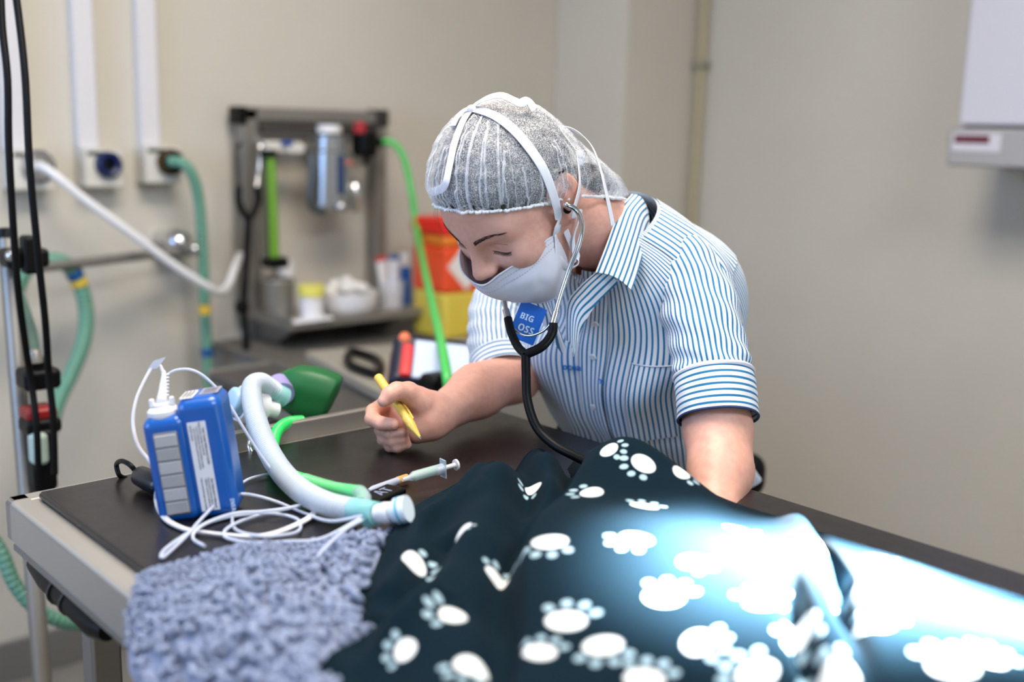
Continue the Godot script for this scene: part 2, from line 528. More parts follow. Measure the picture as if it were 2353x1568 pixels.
func wall_gear() -> void:
	var c1 := Vector3(0.8214, 1.1866, -2.44)
	var c2 := Vector3(0.9782, 1.1907, -2.44)
	var c3 := Vector3(1.1184, 1.1982, -2.44)
	var o1 := outlet_box(c1, "white gas outlet with chrome ring and white hose plugged in")
	var o2 := outlet_box(c2, "white gas outlet with an empty dark blue socket")
	var o3 := outlet_box(c3, "white gas outlet with black connector and green ribbed hose")
	trunking(c1.x - 0.022, c1.y + 0.042, "white vertical trunking behind the black cables at the left edge")
	trunking(c2.x - 0.021, c2.y + 0.042, "white vertical trunking above the blue socket")
	trunking(c3.x - 0.015, c3.y + 0.042, "white vertical trunking above the outlet with the green hose")
	var s1 := Vector3(0.8311, 1.1968, -2.44)
	var s2 := Vector3(0.9846, 1.2004, -2.44)
	var s3 := Vector3(1.1305, 1.2063, -2.44)
	var ux := func(p: Vector3) -> Transform3D: return lookx(p, Vector3(0, 0, 1), Vector3.UP)
	part(o1, "socket_ring", MB.new().turned([[0.0, 0.0], [0.036, 0.0], [0.036, 0.008], [0.030, 0.012], [0.022, 0.012], [0.022, 0.018], [0.012, 0.018], [0.012, 0.004]], ux.call(s1), 36), M.chrome)
	part(o1, "socket_core", MB.new().turned([[0.0, 0.02], [0.012, 0.02], [0.012, 0.0]], ux.call(s1), 24), M.black)
	part(o2, "socket_ring", MB.new().turned([[0.013, 0.004], [0.014, 0.016], [0.024, 0.02], [0.029, 0.014], [0.030, 0.0]], ux.call(s2), 36), mat(Color(0.03, 0.10, 0.30), 0.35))
	part(o2, "socket_hole", MB.new().turned([[0.0, 0.005], [0.0135, 0.005], [0.0135, 0.0]], ux.call(s2), 24), M.black)
	part(o3, "connector", MB.new().turned([[0.0, 0.034], [0.02, 0.034], [0.026, 0.03], [0.028, 0.012], [0.031, 0.01], [0.031, 0.0]], ux.call(s3), 32), M.black)
	part(o3, "brass_ring", MB.new().turned([[0.0262, 0.022], [0.0295, 0.022], [0.0295, 0.016], [0.0262, 0.016]], ux.call(s3), 32), mat(Color(0.55, 0.43, 0.18), 0.3, 0.9))

	# hoses
	var wp := even(curve([Vector3(0.8253, 1.1959, -2.418), Vector3(0.8264, 1.191, -2.36), Vector3(0.8924, 1.1276, -2.33), Vector3(0.9765, 1.0577, -2.31), Vector3(1.0697, 0.981, -2.3), Vector3(1.1421, 0.931, -2.3), Vector3(1.1867, 0.9086, -2.32), Vector3(1.2326, 0.9157, -2.36), Vector3(1.2708, 0.9466, -2.4), Vector3(1.3043, 0.9792, -2.43)], 8), 0.008)
	var wh := thing("white_hose", "white gas hose slung from the left outlet towards the metal rack", "hose", wp[0])
	part(wh, "hose", MB.new().tube(wp, 0.0095, 14), M.white_plastic)
	part(wh, "plug", MB.new().tube(PackedVector3Array([wp[0], wp[2], wp[4]]), 0.0125, 16), M.offwhite)
	var gp := even(curve([Vector3(1.1185, 1.2076, -2.405), Vector3(1.134, 1.2058, -2.375), Vector3(1.1563, 1.1731, -2.37), Vector3(1.1744, 1.1096, -2.38), Vector3(1.1847, 0.9952, -2.39), Vector3(1.1903, 0.8673, -2.4), Vector3(1.193, 0.7271, -2.4), Vector3(1.1957, 0.5838, -2.4), Vector3(1.1934, 0.4269, -2.4), Vector3(1.1198, 0.1922, -2.3), Vector3(1.0346, 0.1104, -2.2)], 10), 0.003)
	var gh := thing("green_hose", "green ribbed hose hanging straight down from the third outlet", "hose", gp[gp.size() - 1])
	part(gh, "hose", MB.new().tube(gp, ridges(gp, 0.0128, 0.0009, 0.012), 14), M.green_hose)
	for i in gp.size():
		if i + 1 < gp.size() and gp[i].y > Vector3(1.1911, 0.8544, -2.4).y and gp[i + 1].y <= Vector3(1.1911, 0.8544, -2.4).y: band(gh, gp, i - 5, 10, 0.0145, M.yellow_tape)
		if i + 1 < gp.size() and gp[i].y > Vector3(1.1925, 0.7489, -2.4).y and gp[i + 1].y <= Vector3(1.1925, 0.7489, -2.4).y: band(gh, gp, i - 4, 9, 0.0145, M.blue_tape)
	var cp := even(curve([Vector3(0.7501, 0.8929, -2.36), Vector3(0.7403, 0.9427, -2.34), Vector3(0.7587, 0.9865, -2.33), Vector3(0.7994, 1.0041, -2.33), Vector3(0.8415, 0.9954, -2.335), Vector3(0.8707, 0.9514, -2.34), Vector3(0.8824, 0.8834, -2.34), Vector3(0.8678, 0.8188, -2.33), Vector3(0.8356, 0.7569, -2.32), Vector3(0.7969, 0.7037, -2.3), Vector3(0.766, 0.6318, -2.28), Vector3(0.7322, 0.5313, -2.25), Vector3(0.6841, 0.4431, -2.2)], 10), 0.003)
	var ch := thing("green_hose", "green ribbed hose looped over the wall arm behind the cables", "hose", cp[cp.size() - 1])
	part(ch, "hose", MB.new().tube(cp, ridges(cp, 0.0165, 0.001, 0.012), 14), M.green_hose)
	var best := 0
	for i in cp.size():
		if cp[i].distance_to(Vector3(0.8666, 0.963, -2.34)) < cp[best].distance_to(Vector3(0.8666, 0.963, -2.34)): best = i
	band(ch, cp, best - 7, 6, 0.0182, M.blue_tape)
	band(ch, cp, best + 1, 6, 0.0182, M.yellow_tape)
	var lp := even(curve([Vector3(0.4847, 0.6675, -1.8075), Vector3(0.5094, 0.6097, -1.7694), Vector3(0.5215, 0.555, -1.7439), Vector3(0.5487, 0.51, -1.7208), Vector3(0.5967, 0.4742, -1.7227), Vector3(0.6519, 0.4526, -1.7354), Vector3(0.7047, 0.4415, -1.7531), Vector3(0.7681, 0.444, -1.8062), Vector3(0.8147, 0.479, -1.8695)], 8), 0.003)
	single("green_hose", "green hose sagging low behind the table leg", "hose", MB.new().tube(lp, ridges(lp, 0.0115, 0.0008, 0.011), 12), M.green_hose)

	# arm with chrome joint on the wall
	var a0 := Vector3(0.777, 0.995, -2.3)
	var a1 := Vector3(1.1676, 1.0014, -2.4)
	var am := thing("swing_boom", "grey metal swing arm with a round chrome joint on the back wall", "boom", Vector3(a1.x, a1.y - 0.02, -2.46))
	part(am, "arm_bar", MB.new().tube(PackedVector3Array([a0, a0.lerp(a1, 0.5), a1]), 0.0105, 14), M.dull_steel)
	var kn := Vector3(1.1278, 1.022, -2.4)
	part(am, "joint_knob", MB.new().lathe([[0.0, 0.03], [0.016, 0.027], [0.028, 0.014], [0.031, 0.0], [0.029, -0.012], [0.02, -0.02], [0.02, -0.1]], ux.call(kn), 32), M.chrome)
	part(am, "joint_pin", MB.new().ball(Vector3(1.1639, 1.0036, -2.39), Vector3(0.014, 0.014, 0.014)), M.chrome)
	part(am, "bracket", MB.new().box(Vector3(kn.x + 0.012, kn.y - 0.022, -2.45), Vector3(0.07, 0.03, 0.10), 0.004), M.dull_steel)

	metal_rack()
	hanging_stethoscope()

func metal_rack() -> void:
	var z := -2.455
	var lx := Vector3(1.3394, 1.2825, -2.44).x
	var rx := Vector3(1.7333, 1.2903, -2.44).x
	var ty := Vector3(1.3403, 1.3224, -2.44).y
	var t := thing("metal_rack", "steel wall rack with gas flowmeter and vaporiser above a tray", "rack", Vector3((lx + rx) / 2, 0.8, -2.47))
	part(t, "upright", MB.new().box(Vector3(lx, 1.075, z), Vector3(0.048, 0.53, 0.05), 0.006), M.dull_steel)
	part(t, "upright", MB.new().box(Vector3(rx, 1.085, z), Vector3(0.036, 0.52, 0.05), 0.006), M.dull_steel)
	part(t, "top_bar", MB.new().box(Vector3((lx + rx) / 2, ty, z), Vector3(rx - lx + 0.03, 0.034, 0.05), 0.006), M.dull_steel)
	part(t, "end_cap", MB.new().box(Vector3(lx - 0.022, ty - 0.004, z + 0.004), Vector3(0.024, 0.044, 0.056), 0.004), M.black)
	part(t, "end_cap", MB.new().box(Vector3(rx, ty, z + 0.004), Vector3(0.04, 0.046, 0.056), 0.004), mat(Color(0.16, 0.155, 0.15), 0.5))
	var ry := Vector3(1.4739, 1.2665, -2.4).y
	part(t, "cross_bar", MB.new().box(Vector3((lx + rx) / 2, ry + 0.02, -2.42), Vector3(rx - lx - 0.05, 0.022, 0.03), 0.004), mat(Color(0.30, 0.28, 0.27), 0.45, 0.5))
	# manifold with flow tube
	var fx := Vector3(1.3634, 1.2374, -2.37)
	var man := part(t, "manifold", MB.new().box(Vector3(1.3874, 1.2457, -2.38), Vector3(0.085, 0.028, 0.04), 0.005).box(Vector3(1.4235, 1.242, -2.375), Vector3(0.05, 0.03, 0.05), 0.008), M.offwhite)
	part(man, "collar", MB.new().box(Vector3(1.3452, 1.2305, -2.355), Vector3(0.035, 0.016, 0.03), 0.003), M.black)
	part(man, "blue_cap", MB.new().box(Vector3(1.3953, 1.256, -2.352), Vector3(0.032, 0.012, 0.012), 0.003), mat(Color(0.22, 0.30, 0.62), 0.4))
	part(t, "flow_tube", MB.new().tube(PackedVector3Array([Vector3(1.3538, 1.2199, -2.36), Vector3(1.3575, 1.0957, -2.36), Vector3(1.3602, 0.9756, -2.36)]), 0.0115, 16), mat(Color(0.42, 0.62, 0.16), 0.3))
	part(t, "flow_tube_back", MB.new().box((Vector3(1.3518, 1.1002, -2.375)), Vector3(0.034, 0.27, 0.012), 0.003), mat(Color(0.36, 0.36, 0.33), 0.4))
	part(t, "tube_foot", MB.new().box(Vector3(1.3612, 0.9636, -2.36), Vector3(0.055, 0.026, 0.05), 0.005), M.black)
	# vaporiser
	var vc := Vector3(1.5338, 1.1836, -2.38)
	var vx := Transform3D(Basis.IDENTITY, vc)
	var vap := part(t, "vaporiser", MB.new().turned([[0.0, 0.11], [0.022, 0.11], [0.024, 0.095], [0.042, 0.09], [0.044, 0.055], [0.052, 0.05], [0.054, -0.085], [0.045, -0.098], [0.0, -0.098]], vx, 32), mat(Color(0.63, 0.64, 0.65), 0.22, 0.75))
	part(vap, "sight_glass", MB.new().box(vc + Vector3(0.0, -0.005, 0.053), Vector3(0.02, 0.10, 0.008), 0.003), mat(Color(0.08, 0.20, 0.38), 0.1))
	part(vap, "dial", MB.new().turned([[0.0, 0.02], [0.03, 0.02], [0.032, 0.0]], Transform3D(Basis.IDENTITY, vc + Vector3(0, 0.098, 0)), 24), M.white_plastic)
	part(vap, "drain_knob", MB.new().ball(vc + Vector3(0, -0.085, 0.052), Vector3(0.014, 0.014, 0.014)), M.chrome)
	part(vap, "filler", MB.new().lathe([[0.0, 0.03], [0.016, 0.025], [0.02, 0.0], [0.016, -0.02], [0.012, -0.045], [0.0, -0.05]], Transform3D(Basis.IDENTITY, Vector3(1.5973, 1.1283, -2.36)), 20), M.chrome)
	part(vap, "side_arm", MB.new().tube(PackedVector3Array([vc + Vector3(0.02, -0.02, 0.01), Vector3(1.5973, 1.1339, -2.36)]), 0.009, 10), M.dull_steel)
	part(vap, "pipe", MB.new().tube(curve([Vector3(1.4457, 1.2379, -2.375), Vector3(1.4701, 1.2307, -2.37), Vector3(1.4709, 1.1794, -2.36), Vector3(1.4676, 1.1035, -2.36), Vector3(1.5046, 1.0828, -2.36)], 8), 0.011, 12), mat(Color(0.33, 0.35, 0.36), 0.3, 0.5))
	part(vap, "rating_label", MB.new().box(vc + Vector3(0.024, 0.025, 0.0475), Vector3(0.03, 0.012, 0.006), 0.001), mat(Color(0.72, 0.45, 0.42), 0.5))
	# selector valve that the bright green hose leaves from
	var kc := Vector3(1.6285, 1.2564, -2.36)
	var val := part(t, "selector_valve", MB.new().rbox(kc, Vector3(0.055, 0.07, 0.06), 0.016, 4).box(kc + Vector3(0.004, -0.04, 0), Vector3(0.014, 0.03, 0.014), 0.004), M.black_rubber)
	part(val, "red_cap", MB.new().lathe([[0.0, 0.02], [0.012, 0.019], [0.016, 0.01], [0.016, -0.01]], Transform3D(Basis.IDENTITY, Vector3(1.6068, 1.2927, -2.35)), 20), mat(Color(0.62, 0.04, 0.10), 0.4))
	part(val, "valve_stem", MB.new().tube(PackedVector3Array([kc, Vector3(1.6919, 1.2617, -2.36)]), 0.013, 14), M.black_rubber)
	var gp := even(curve([Vector3(1.6791, 1.2618, -2.35), Vector3(1.6996, 1.2581, -2.33), Vector3(1.7175, 1.2196, -2.31), Vector3(1.7275, 1.1358, -2.29), Vector3(1.7121, 1.0266, -2.24), Vector3(1.4974, 0.9651, -1.9251), Vector3(1.2886, 0.9303, -1.6235), Vector3(1.1439, 0.9214, -1.422), Vector3(1.1013, 0.8969, -1.3578), Vector3(1.1003, 0.8686, -1.3513), Vector3(1.1038, 0.8377, -1.3537)], 8), 0.01)
	single("green_tube", "bright green gas tube running from the rack valve down past the sharps bin", "tube", MB.new().tube(gp, 0.0085, 14), M.bright_green)
	# tray
	var x0 := 1.335
	var x1 := 1.755
	var tr := thing("steel_tray", "steel tray shelf below the rack holding jars and cotton", "shelf", Vector3((x0 + x1) / 2, 0.805, -2.37))
	part(tr, "tray_floor", MB.new().box(Vector3((x0 + x1) / 2, 0.818, -2.37), Vector3(x1 - x0, 0.012, 0.25), 0.003), M.steel)
	part(tr, "tray_lip", MB.new().box(Vector3((x0 + x1) / 2, 0.822, -2.247), Vector3(x1 - x0, 0.022, 0.006), 0.002), M.dull_steel)
	part(tr, "side_lip", MB.new().box(Vector3(x0, 0.826, -2.37), Vector3(0.006, 0.03, 0.25), 0.002), M.dull_steel)
	part(tr, "bracket", MB.new().prism(PackedVector2Array([Vector2(0, 0), Vector2(0, -0.12), Vector2(0.22, 0)]), 0.012, Transform3D(Basis(Vector3(0, 0, 1), Vector3.UP, Vector3(-1, 0, 0)), Vector3(x0 + 0.05, 0.812, -2.495))), M.dull_steel)
	part(tr, "bracket", MB.new().prism(PackedVector2Array([Vector2(0, 0), Vector2(0, -0.12), Vector2(0.22, 0)]), 0.012, Transform3D(Basis(Vector3(0, 0, 1), Vector3.UP, Vector3(-1, 0, 0)), Vector3(x1 - 0.05, 0.812, -2.495))), M.dull_steel)
	tray_things()

func tray_things() -> void:
	var y := 0.8245
	# steel instrument box
	var p := Vector3(1.381, y, -2.385)
	var c := thing("steel_canister", "dull steel canister at the left end of the tray", "canister", p)
	part(c, "body", MB.new().turned([[0.0, 0.0], [0.040, 0.0], [0.042, 0.09], [0.038, 0.09], [0.038, 0.01]], Transform3D(Basis.IDENTITY, p), 32), M.dull_steel)
	part(c, "rim", MB.new().lathe([[0.0425, 0.088], [0.0445, 0.091], [0.0425, 0.094], [0.039, 0.092]], Transform3D(Basis.IDENTITY, p), 32), M.steel)
	# paper
	single("paper_slip", "white paper sheet hanging over the tray front", "paper", MB.new().rows([PackedVector3Array([Vector3(1.352, y + 0.002, -2.30), Vector3(1.47, y + 0.002, -2.31)]), PackedVector3Array([Vector3(1.342, y + 0.012, -2.25), Vector3(1.455, y + 0.012, -2.25)]), PackedVector3Array([Vector3(1.34, y + 0.004, -2.238), Vector3(1.45, y + 0.006, -2.237)])]), mat(Color(0.88, 0.88, 0.9), 0.6))
	# pot with a yellow lid
	p = Vector3(Vector3(1.4277, 0.86, -2.3).x, y, -2.30)
	var x := Transform3D(Basis.IDENTITY, p)
	c = thing("sample_pot", "white plastic pot with a pale yellow screw lid", "pot", p)
	part(c, "body", MB.new().turned([[0.0, 0.0], [0.028, 0.0], [0.0305, 0.066], [0.0, 0.066]], x, 28), M.white_plastic)
	part(c, "lid", MB.new().turned([[0.0335, 0.058], [0.0345, 0.082], [0.031, 0.085], [0.0, 0.085]], x, 28), mat(Color(0.88, 0.85, 0.42), 0.45))
	# dish of cotton wool
	p = Vector3(Vector3(1.559, 0.8471, -2.31).x, y, -2.335)
	x = Transform3D(Basis.IDENTITY, p)
	c = thing("cotton_dish", "white round dish heaped with cotton swabs", "dish", p)
	part(c, "dish", MB.new().lathe([[0.0, 0.0], [0.062, 0.0], [0.076, 0.02], [0.08, 0.055], [0.077, 0.056], [0.07, 0.02], [0.0, 0.012]], x, 36), M.white_plastic)
	var rng := RandomNumberGenerator.new()
	rng.seed = 5
	for k in 14:
		var a := rng.randf() * TAU
		var r := 0.052 * sqrt(rng.randf())
		part(c, "swab", MB.new().ball(p + Vector3(cos(a) * r, 0.052 + 0.03 * (1 - r / 0.052) + rng.randf() * 0.008, sin(a) * r), Vector3(0.018, 0.013, 0.016), Basis(Vector3.UP, a), 12, 8), mat(Color(0.91, 0.9, 0.88), 0.9))
	# basket with tubes
	p = Vector3(Vector3(1.705, 0.8564, -2.32).x, y, -2.345)
	c = thing("clear_basket", "clear plastic basket of ointment tubes at the right end of the tray", "basket", p)
	part(c, "wall", MB.new().turned([[0.030, 0.0], [0.036, 0.07]], Transform3D(Basis.IDENTITY, p), 24), clear_mat(Color(0.86, 0.88, 0.92), 0.55, 0.3))
	part(c, "base", MB.new().turned([[0.0, 0.001], [0.030, 0.001]], Transform3D(Basis.IDENTITY, p), 24), clear_mat(Color(0.86, 0.88, 0.92), 0.55, 0.3))
	ointment(p + Vector3(-0.016, 0.006, 0.0), Vector3(-0.14, 1, 0), Color(0.86, 0.87, 0.88), Color(0.75, 0.25, 0.25), "white ointment tube with red print standing in the clear basket")
	ointment(p + Vector3(0.004, 0.006, 0.004), Vector3(0.02, 1, 0), Color(0.85, 0.88, 0.92), Color(0.10, 0.36, 0.62), "white ointment tube with a blue end standing in the clear basket")
	# blue bottle
	p = Vector3(Vector3(1.7631, 0.8981, -2.33).x, y, -2.36)
	x = Transform3D(Basis.IDENTITY, p)
	c = thing("spray_bottle", "blue bottle with a white cap behind the green tube", "bottle", p)
	part(c, "body", MB.new().lathe([[0.0, 0.0], [0.015, 0.0], [0.016, 0.004], [0.016, 0.095], [0.012, 0.105], [0.0, 0.105]], x, 20), mat(Color(0.08, 0.34, 0.66), 0.35))
	part(c, "cap", MB.new().lathe([[0.012, 0.104], [0.0135, 0.108], [0.0135, 0.135], [0.01, 0.14], [0.0, 0.14]], x, 20), M.white_plastic)
	# roll and coil behind the canister
	p = Vector3(Vector3(1.4461, 0.9384, -2.42).x, y, -2.455)
	single("bandage_roll", "round white bandage roll behind the steel canister", "bandage", MB.new().turned([[0.0, 0.0], [0.024, 0.0], [0.024, 0.13], [0.008, 0.13], [0.008, 0.12]], Transform3D(Basis.IDENTITY, p), 24), M.white_plastic)

func ointment(p: Vector3, up: Vector3, c: Color, ink: Color, label: String) -> void:
	var x := lookx(p, up, Vector3.RIGHT)
	var t := thing("ointment_tube", label, "tube", p, "ointment tubes")
	var r := []
	for j in 7:
		var f := j / 6.0
		var ring := PackedVector3Array()
		for i in 16:
			var a := TAU * i / 16
			ring.append(x * Vector3(cos(a) * lerpf(0.011, 0.0015, f), 0.02 + 0.1 * f, sin(a) * lerpf(0.011, 0.0175, f)))
		r.append(ring)
	part(t, "body", MB.new().rows(r, true, 1.0, 1.0), mat(c, 0.4))
	part(t, "crimp", MB.new().box(x * Vector3(0, 0.127, 0), Vector3(0.003, 0.014, 0.036), 0.001, x.basis), mat(ink, 0.4))
	part(t, "cap", MB.new().turned([[0.0, 0.0], [0.008, 0.0], [0.009, 0.02], [0.0, 0.02]], x, 16), M.white_plastic)

func hanging_stethoscope() -> void:
	var t := thing("stethoscope", "black stethoscope with chrome ear tubes hanging on the metal rack", "stethoscope", Vector3(1.2742, 0.6022, -2.36))
	var y0 := Vector3(1.2908, 1.0767, -2.36)
	part(t, "ear_tube", MB.new().tube(curve([Vector3(1.3394, 1.2645, -2.4), Vector3(1.3373, 1.2473, -2.38), Vector3(1.3269, 1.1904, -2.37), Vector3(1.3146, 1.1472, -2.36)], 6), 0.0055, 10), M.chrome)
	part(t, "ear_tube", MB.new().tube(curve([Vector3(1.2946, 1.2515, -2.4), Vector3(1.2754, 1.2364, -2.38), Vector3(1.2711, 1.1855, -2.37), Vector3(1.2671, 1.1479, -2.36)], 6), 0.0055, 10), mat(Color(0.25, 0.24, 0.24), 0.3, 0.8))
	part(t, "yoke", MB.new().tube(curve([Vector3(1.2672, 1.152, -2.36), Vector3(1.2653, 1.119, -2.36), Vector3(1.2761, 1.0897, -2.36), y0, Vector3(1.3076, 1.0929, -2.36), Vector3(1.3175, 1.1199, -2.36), Vector3(1.3158, 1.1513, -2.36)], 6), 0.0085, 12), M.black_rubber)
	part(t, "tubing", MB.new().tube(curve([y0, Vector3(1.2826, 0.9716, -2.36), Vector3(1.2703, 0.861, -2.355), Vector3(1.2723, 0.7588, -2.35), Vector3(1.2722, 0.649, -2.35), Vector3(1.2683, 0.5829, -2.35)], 8), 0.0085, 12), M.black_rubber)
	part(t, "tube_clip", MB.new().rbox(Vector3(1.264, 0.8609, -2.352), Vector3(0.03, 0.03, 0.025), 0.008, 3), M.black)
	var cx := Vector3(1.2654, 0.5789, -2.345)
	part(t, "chest_piece", MB.new().lathe([[0.0, -0.006], [0.02, -0.006], [0.022, 0.0], [0.018, 0.006], [0.0, 0.008]], lookx(cx, Vector3(0, 0, 1), Vector3.UP), 24), M.chrome)

func trolley_and_sharps() -> void:
	# cupboard under the tray
	var c := thing("grey_cupboard", "grey steel cupboard against the wall below the tray", "cupboard", Vector3(1.66, 0.0, -2.28))
	part(c, "body", MB.new().box(Vector3(1.66, 0.37, -2.29), Vector3(0.80, 0.74, 0.40), 0.006), M.grey)
	part(c, "top_lid", MB.new().box(Vector3(1.66, 0.747, -2.285), Vector3(0.82, 0.014, 0.42), 0.004), mat(Color(0.40, 0.385, 0.365), 0.5))
	# grey equipment case with a loop handle on its lid
	var ez := Vector3(-0.198, 0, 0.98)
	var eb := Basis(Vector3(0.98, 0, 0.198), Vector3.UP, ez)
	var ec := Vector3(1.432, 0.0, -1.815)
	var e := thing("equipment_case", "light grey equipment case with a black loop handle on its lid", "case", ec)
	part(e, "body", MB.new().box(ec + Vector3(0, 0.385, 0), Vector3(0.42, 0.77, 0.42), 0.012, eb), M.grey)
	part(e, "lid", MB.new().box(ec + Vector3(0, 0.787, 0), Vector3(0.43, 0.026, 0.43), 0.006, eb), mat(Color(0.60, 0.58, 0.54), 0.5))
	var hp := [Vector3(1.283, 0.812, -1.9214), Vector3(1.3166, 0.812, -1.9545), Vector3(1.3169, 0.812, -1.8755), Vector3(1.2886, 0.812, -1.8099), Vector3(1.2489, 0.812, -1.7572), Vector3(1.2298, 0.812, -1.7513), Vector3(1.2336, 0.812, -1.8283), Vector3(1.2574, 0.812, -1.8847), Vector3(1.283, 0.812, -1.9214)]
	part(e, "handle", MB.new().tube(curve(hp, 5), 0.009, 12), M.black)
	# low dark trolley right behind the table
	var tz := -1.74
	var t := thing("instrument_trolley", "dark topped trolley standing behind the examination table", "trolley", Vector3(1.10, 0, tz))
	part(t, "top", MB.new().box(Vector3(1.09, 0.775, tz), Vector3(0.14, 0.02, 0.62), 0.006), mat(Color(0.29, 0.275, 0.27), 0.45))
	part(t, "edge_strip", MB.new().box(Vector3(1.09, 0.778, tz - 0.305), Vector3(0.145, 0.03, 0.012), 0.004), M.dull_steel)
	part(t, "edge_strip", MB.new().box(Vector3(1.09, 0.772, tz + 0.312), Vector3(0.145, 0.03, 0.008), 0.003), M.dull_steel)
	part(t, "shelf", MB.new().box(Vector3(1.09, 0.25, tz), Vector3(0.12, 0.015, 0.58), 0.004), M.dull_steel)
	for sx in [-1, 1]:
		for sz in [-1, 1]:
			part(t, "leg", MB.new().tube(PackedVector3Array([Vector3(1.09 + sx * 0.055, 0.0, tz + sz * 0.28), Vector3(1.09 + sx * 0.055, 0.77, tz + sz * 0.28)]), 0.012, 10), M.dull_steel)
	# sharps container on the cupboard
	var s := Vector3(1.83, 0.7545, -2.22)
	var b := thing("sharps_container", "orange and yellow sharps bin with a red lid and white warning diamond", "sharps bin", s)
	part(b, "body", MB.new().rbox(s + Vector3(0, 0.065, 0), Vector3(0.19, 0.13, 0.14), 0.015, 4), mat(Color(0.85, 0.76, 0.30), 0.45))
	var wr := part(b, "label_wrap", MB.new().rbox(s + Vector3(0, 0.185, 0), Vector3(0.195, 0.125, 0.145), 0.014, 4), mat(Color(0.90, 0.30, 0.12), 0.45))
	part(b, "upper_band", MB.new().rbox(s + Vector3(0, 0.262, 0), Vector3(0.196, 0.032, 0.146), 0.012, 4), mat(Color(0.90, 0.50, 0.15), 0.45))
	part(b, "lid", MB.new().rbox(s + Vector3(-0.004, 0.296, 0), Vector3(0.20, 0.045, 0.15), 0.012, 4), mat(Color(0.86, 0.13, 0.08), 0.4))
	var dx := Transform3D(Basis(Vector3.UP, -0.12).rotated(Vector3.RIGHT, 0) * Basis(Vector3(0, 0, 1), PI / 4), s + Vector3(-0.028, 0.19, 0.0735))
	var dm := part(b, "warning_diamond", MB.new().prism(PackedVector2Array([Vector2(-0.045, -0.045), Vector2(0.045, -0.045), Vector2(0.045, 0.045), Vector2(-0.045, 0.045)]), 0.0015, Transform3D(Basis(Vector3(0, 0, 1), PI / 4), s + Vector3(-0.028, 0.195, 0.0723))), mat(Color(0.90, 0.89, 0.87), 0.5))
	part(dm, "hazard_mark", MB.new().turned([[0.004, 0.0], [0.009, 0.0], [0.009, 0.001], [0.004, 0.001]], lookx(s + Vector3(-0.028, 0.216, 0.0738), Vector3(0, 0, 1), Vector3.UP), 16).turned([[0.003, 0.0], [0.007, 0.0], [0.007, 0.001]], lookx(s + Vector3(-0.036, 0.204, 0.0738), Vector3(0, 0, 1), Vector3.UP), 16).turned([[0.003, 0.0], [0.007, 0.0], [0.007, 0.001]], lookx(s + Vector3(-0.02, 0.204, 0.0738), Vector3(0, 0, 1), Vector3.UP), 16), M.black)
	# yellow lid next to it
	single("yellow_tub", "low pale yellow tub beside the sharps bin", "tub", MB.new().rbox(Vector3(1.86, 0.785, -2.1), Vector3(0.09, 0.06, 0.08), 0.012, 4), mat(Color(0.88, 0.80, 0.38), 0.5))
	# patient monitor with red keys and a pale screen
	var o := Vector3(1.1814, 0.8978, -1.4782)
	var bs := Basis(Vector3(0.78, -0.10, 0.62).normalized(), Vector3.ZERO, Vector3.ZERO)
	var nx := bs.x
	var nz := Vector3(-0.42, 0.78, 0.46)
	nz = (nz - nx * nz.dot(nx)).normalized()
	bs = Basis(nx, nz.cross(nx).normalized(), nz)
	var q := func(a: float, bb: float, cc: float) -> Vector3: return o + bs * Vector3(a, bb, cc)
	var d := thing("monitor_console", "navy blue console with red key strips and a pale blue screen", "console", Vector3(o.x, 0.785, o.z))
	part(d, "housing", MB.new().rbox(q.call(0, 0.0, -0.03), Vector3(0.172, 0.115, 0.05), 0.016, 4, bs), mat(Color(0.035, 0.07, 0.17), 0.4))
	part(d, "red_back", MB.new().rbox(q.call(-0.006, -0.004, -0.055), Vector3(0.165, 0.108, 0.03), 0.012, 4, bs), mat(Color(0.45, 0.04, 0.08), 0.4))
	part(d, "screen", MB.new().rbox(q.call(0.008, -0.006, -0.004), Vector3(0.108, 0.086, 0.006), 0.0028, 2, bs), mat(Color(0.74, 0.80, 0.90), 0.25))
	part(d, "red_key_strip", MB.new().rbox(q.call(-0.058, -0.012, -0.004), Vector3(0.02, 0.072, 0.012), 0.004, 3, bs), mat(Color(0.83, 0.08, 0.12), 0.4))
	part(d, "red_key_strip", MB.new().rbox(q.call(0.074, -0.004, -0.004), Vector3(0.016, 0.066, 0.012), 0.004, 3, bs), mat(Color(0.83, 0.08, 0.12), 0.4))
	part(d, "orange_button", MB.new().lathe([[0.0, 0.008], [0.008, 0.007], [0.011, 0.0]], Transform3D(Basis(bs.x, bs.z, -bs.y), q.call(-0.066, 0.041, -0.005)), 20), mat(Color(0.90, 0.48, 0.33), 0.4))
	var ft := Vector3(1.1533, 0.8528, -1.4506)
	part(d, "foot", MB.new().rbox(Vector3(ft.x, (ft.y + 0.785) / 2, ft.z), Vector3(0.05, ft.y - 0.785 + 0.05, 0.05), 0.012, 3), M.black)

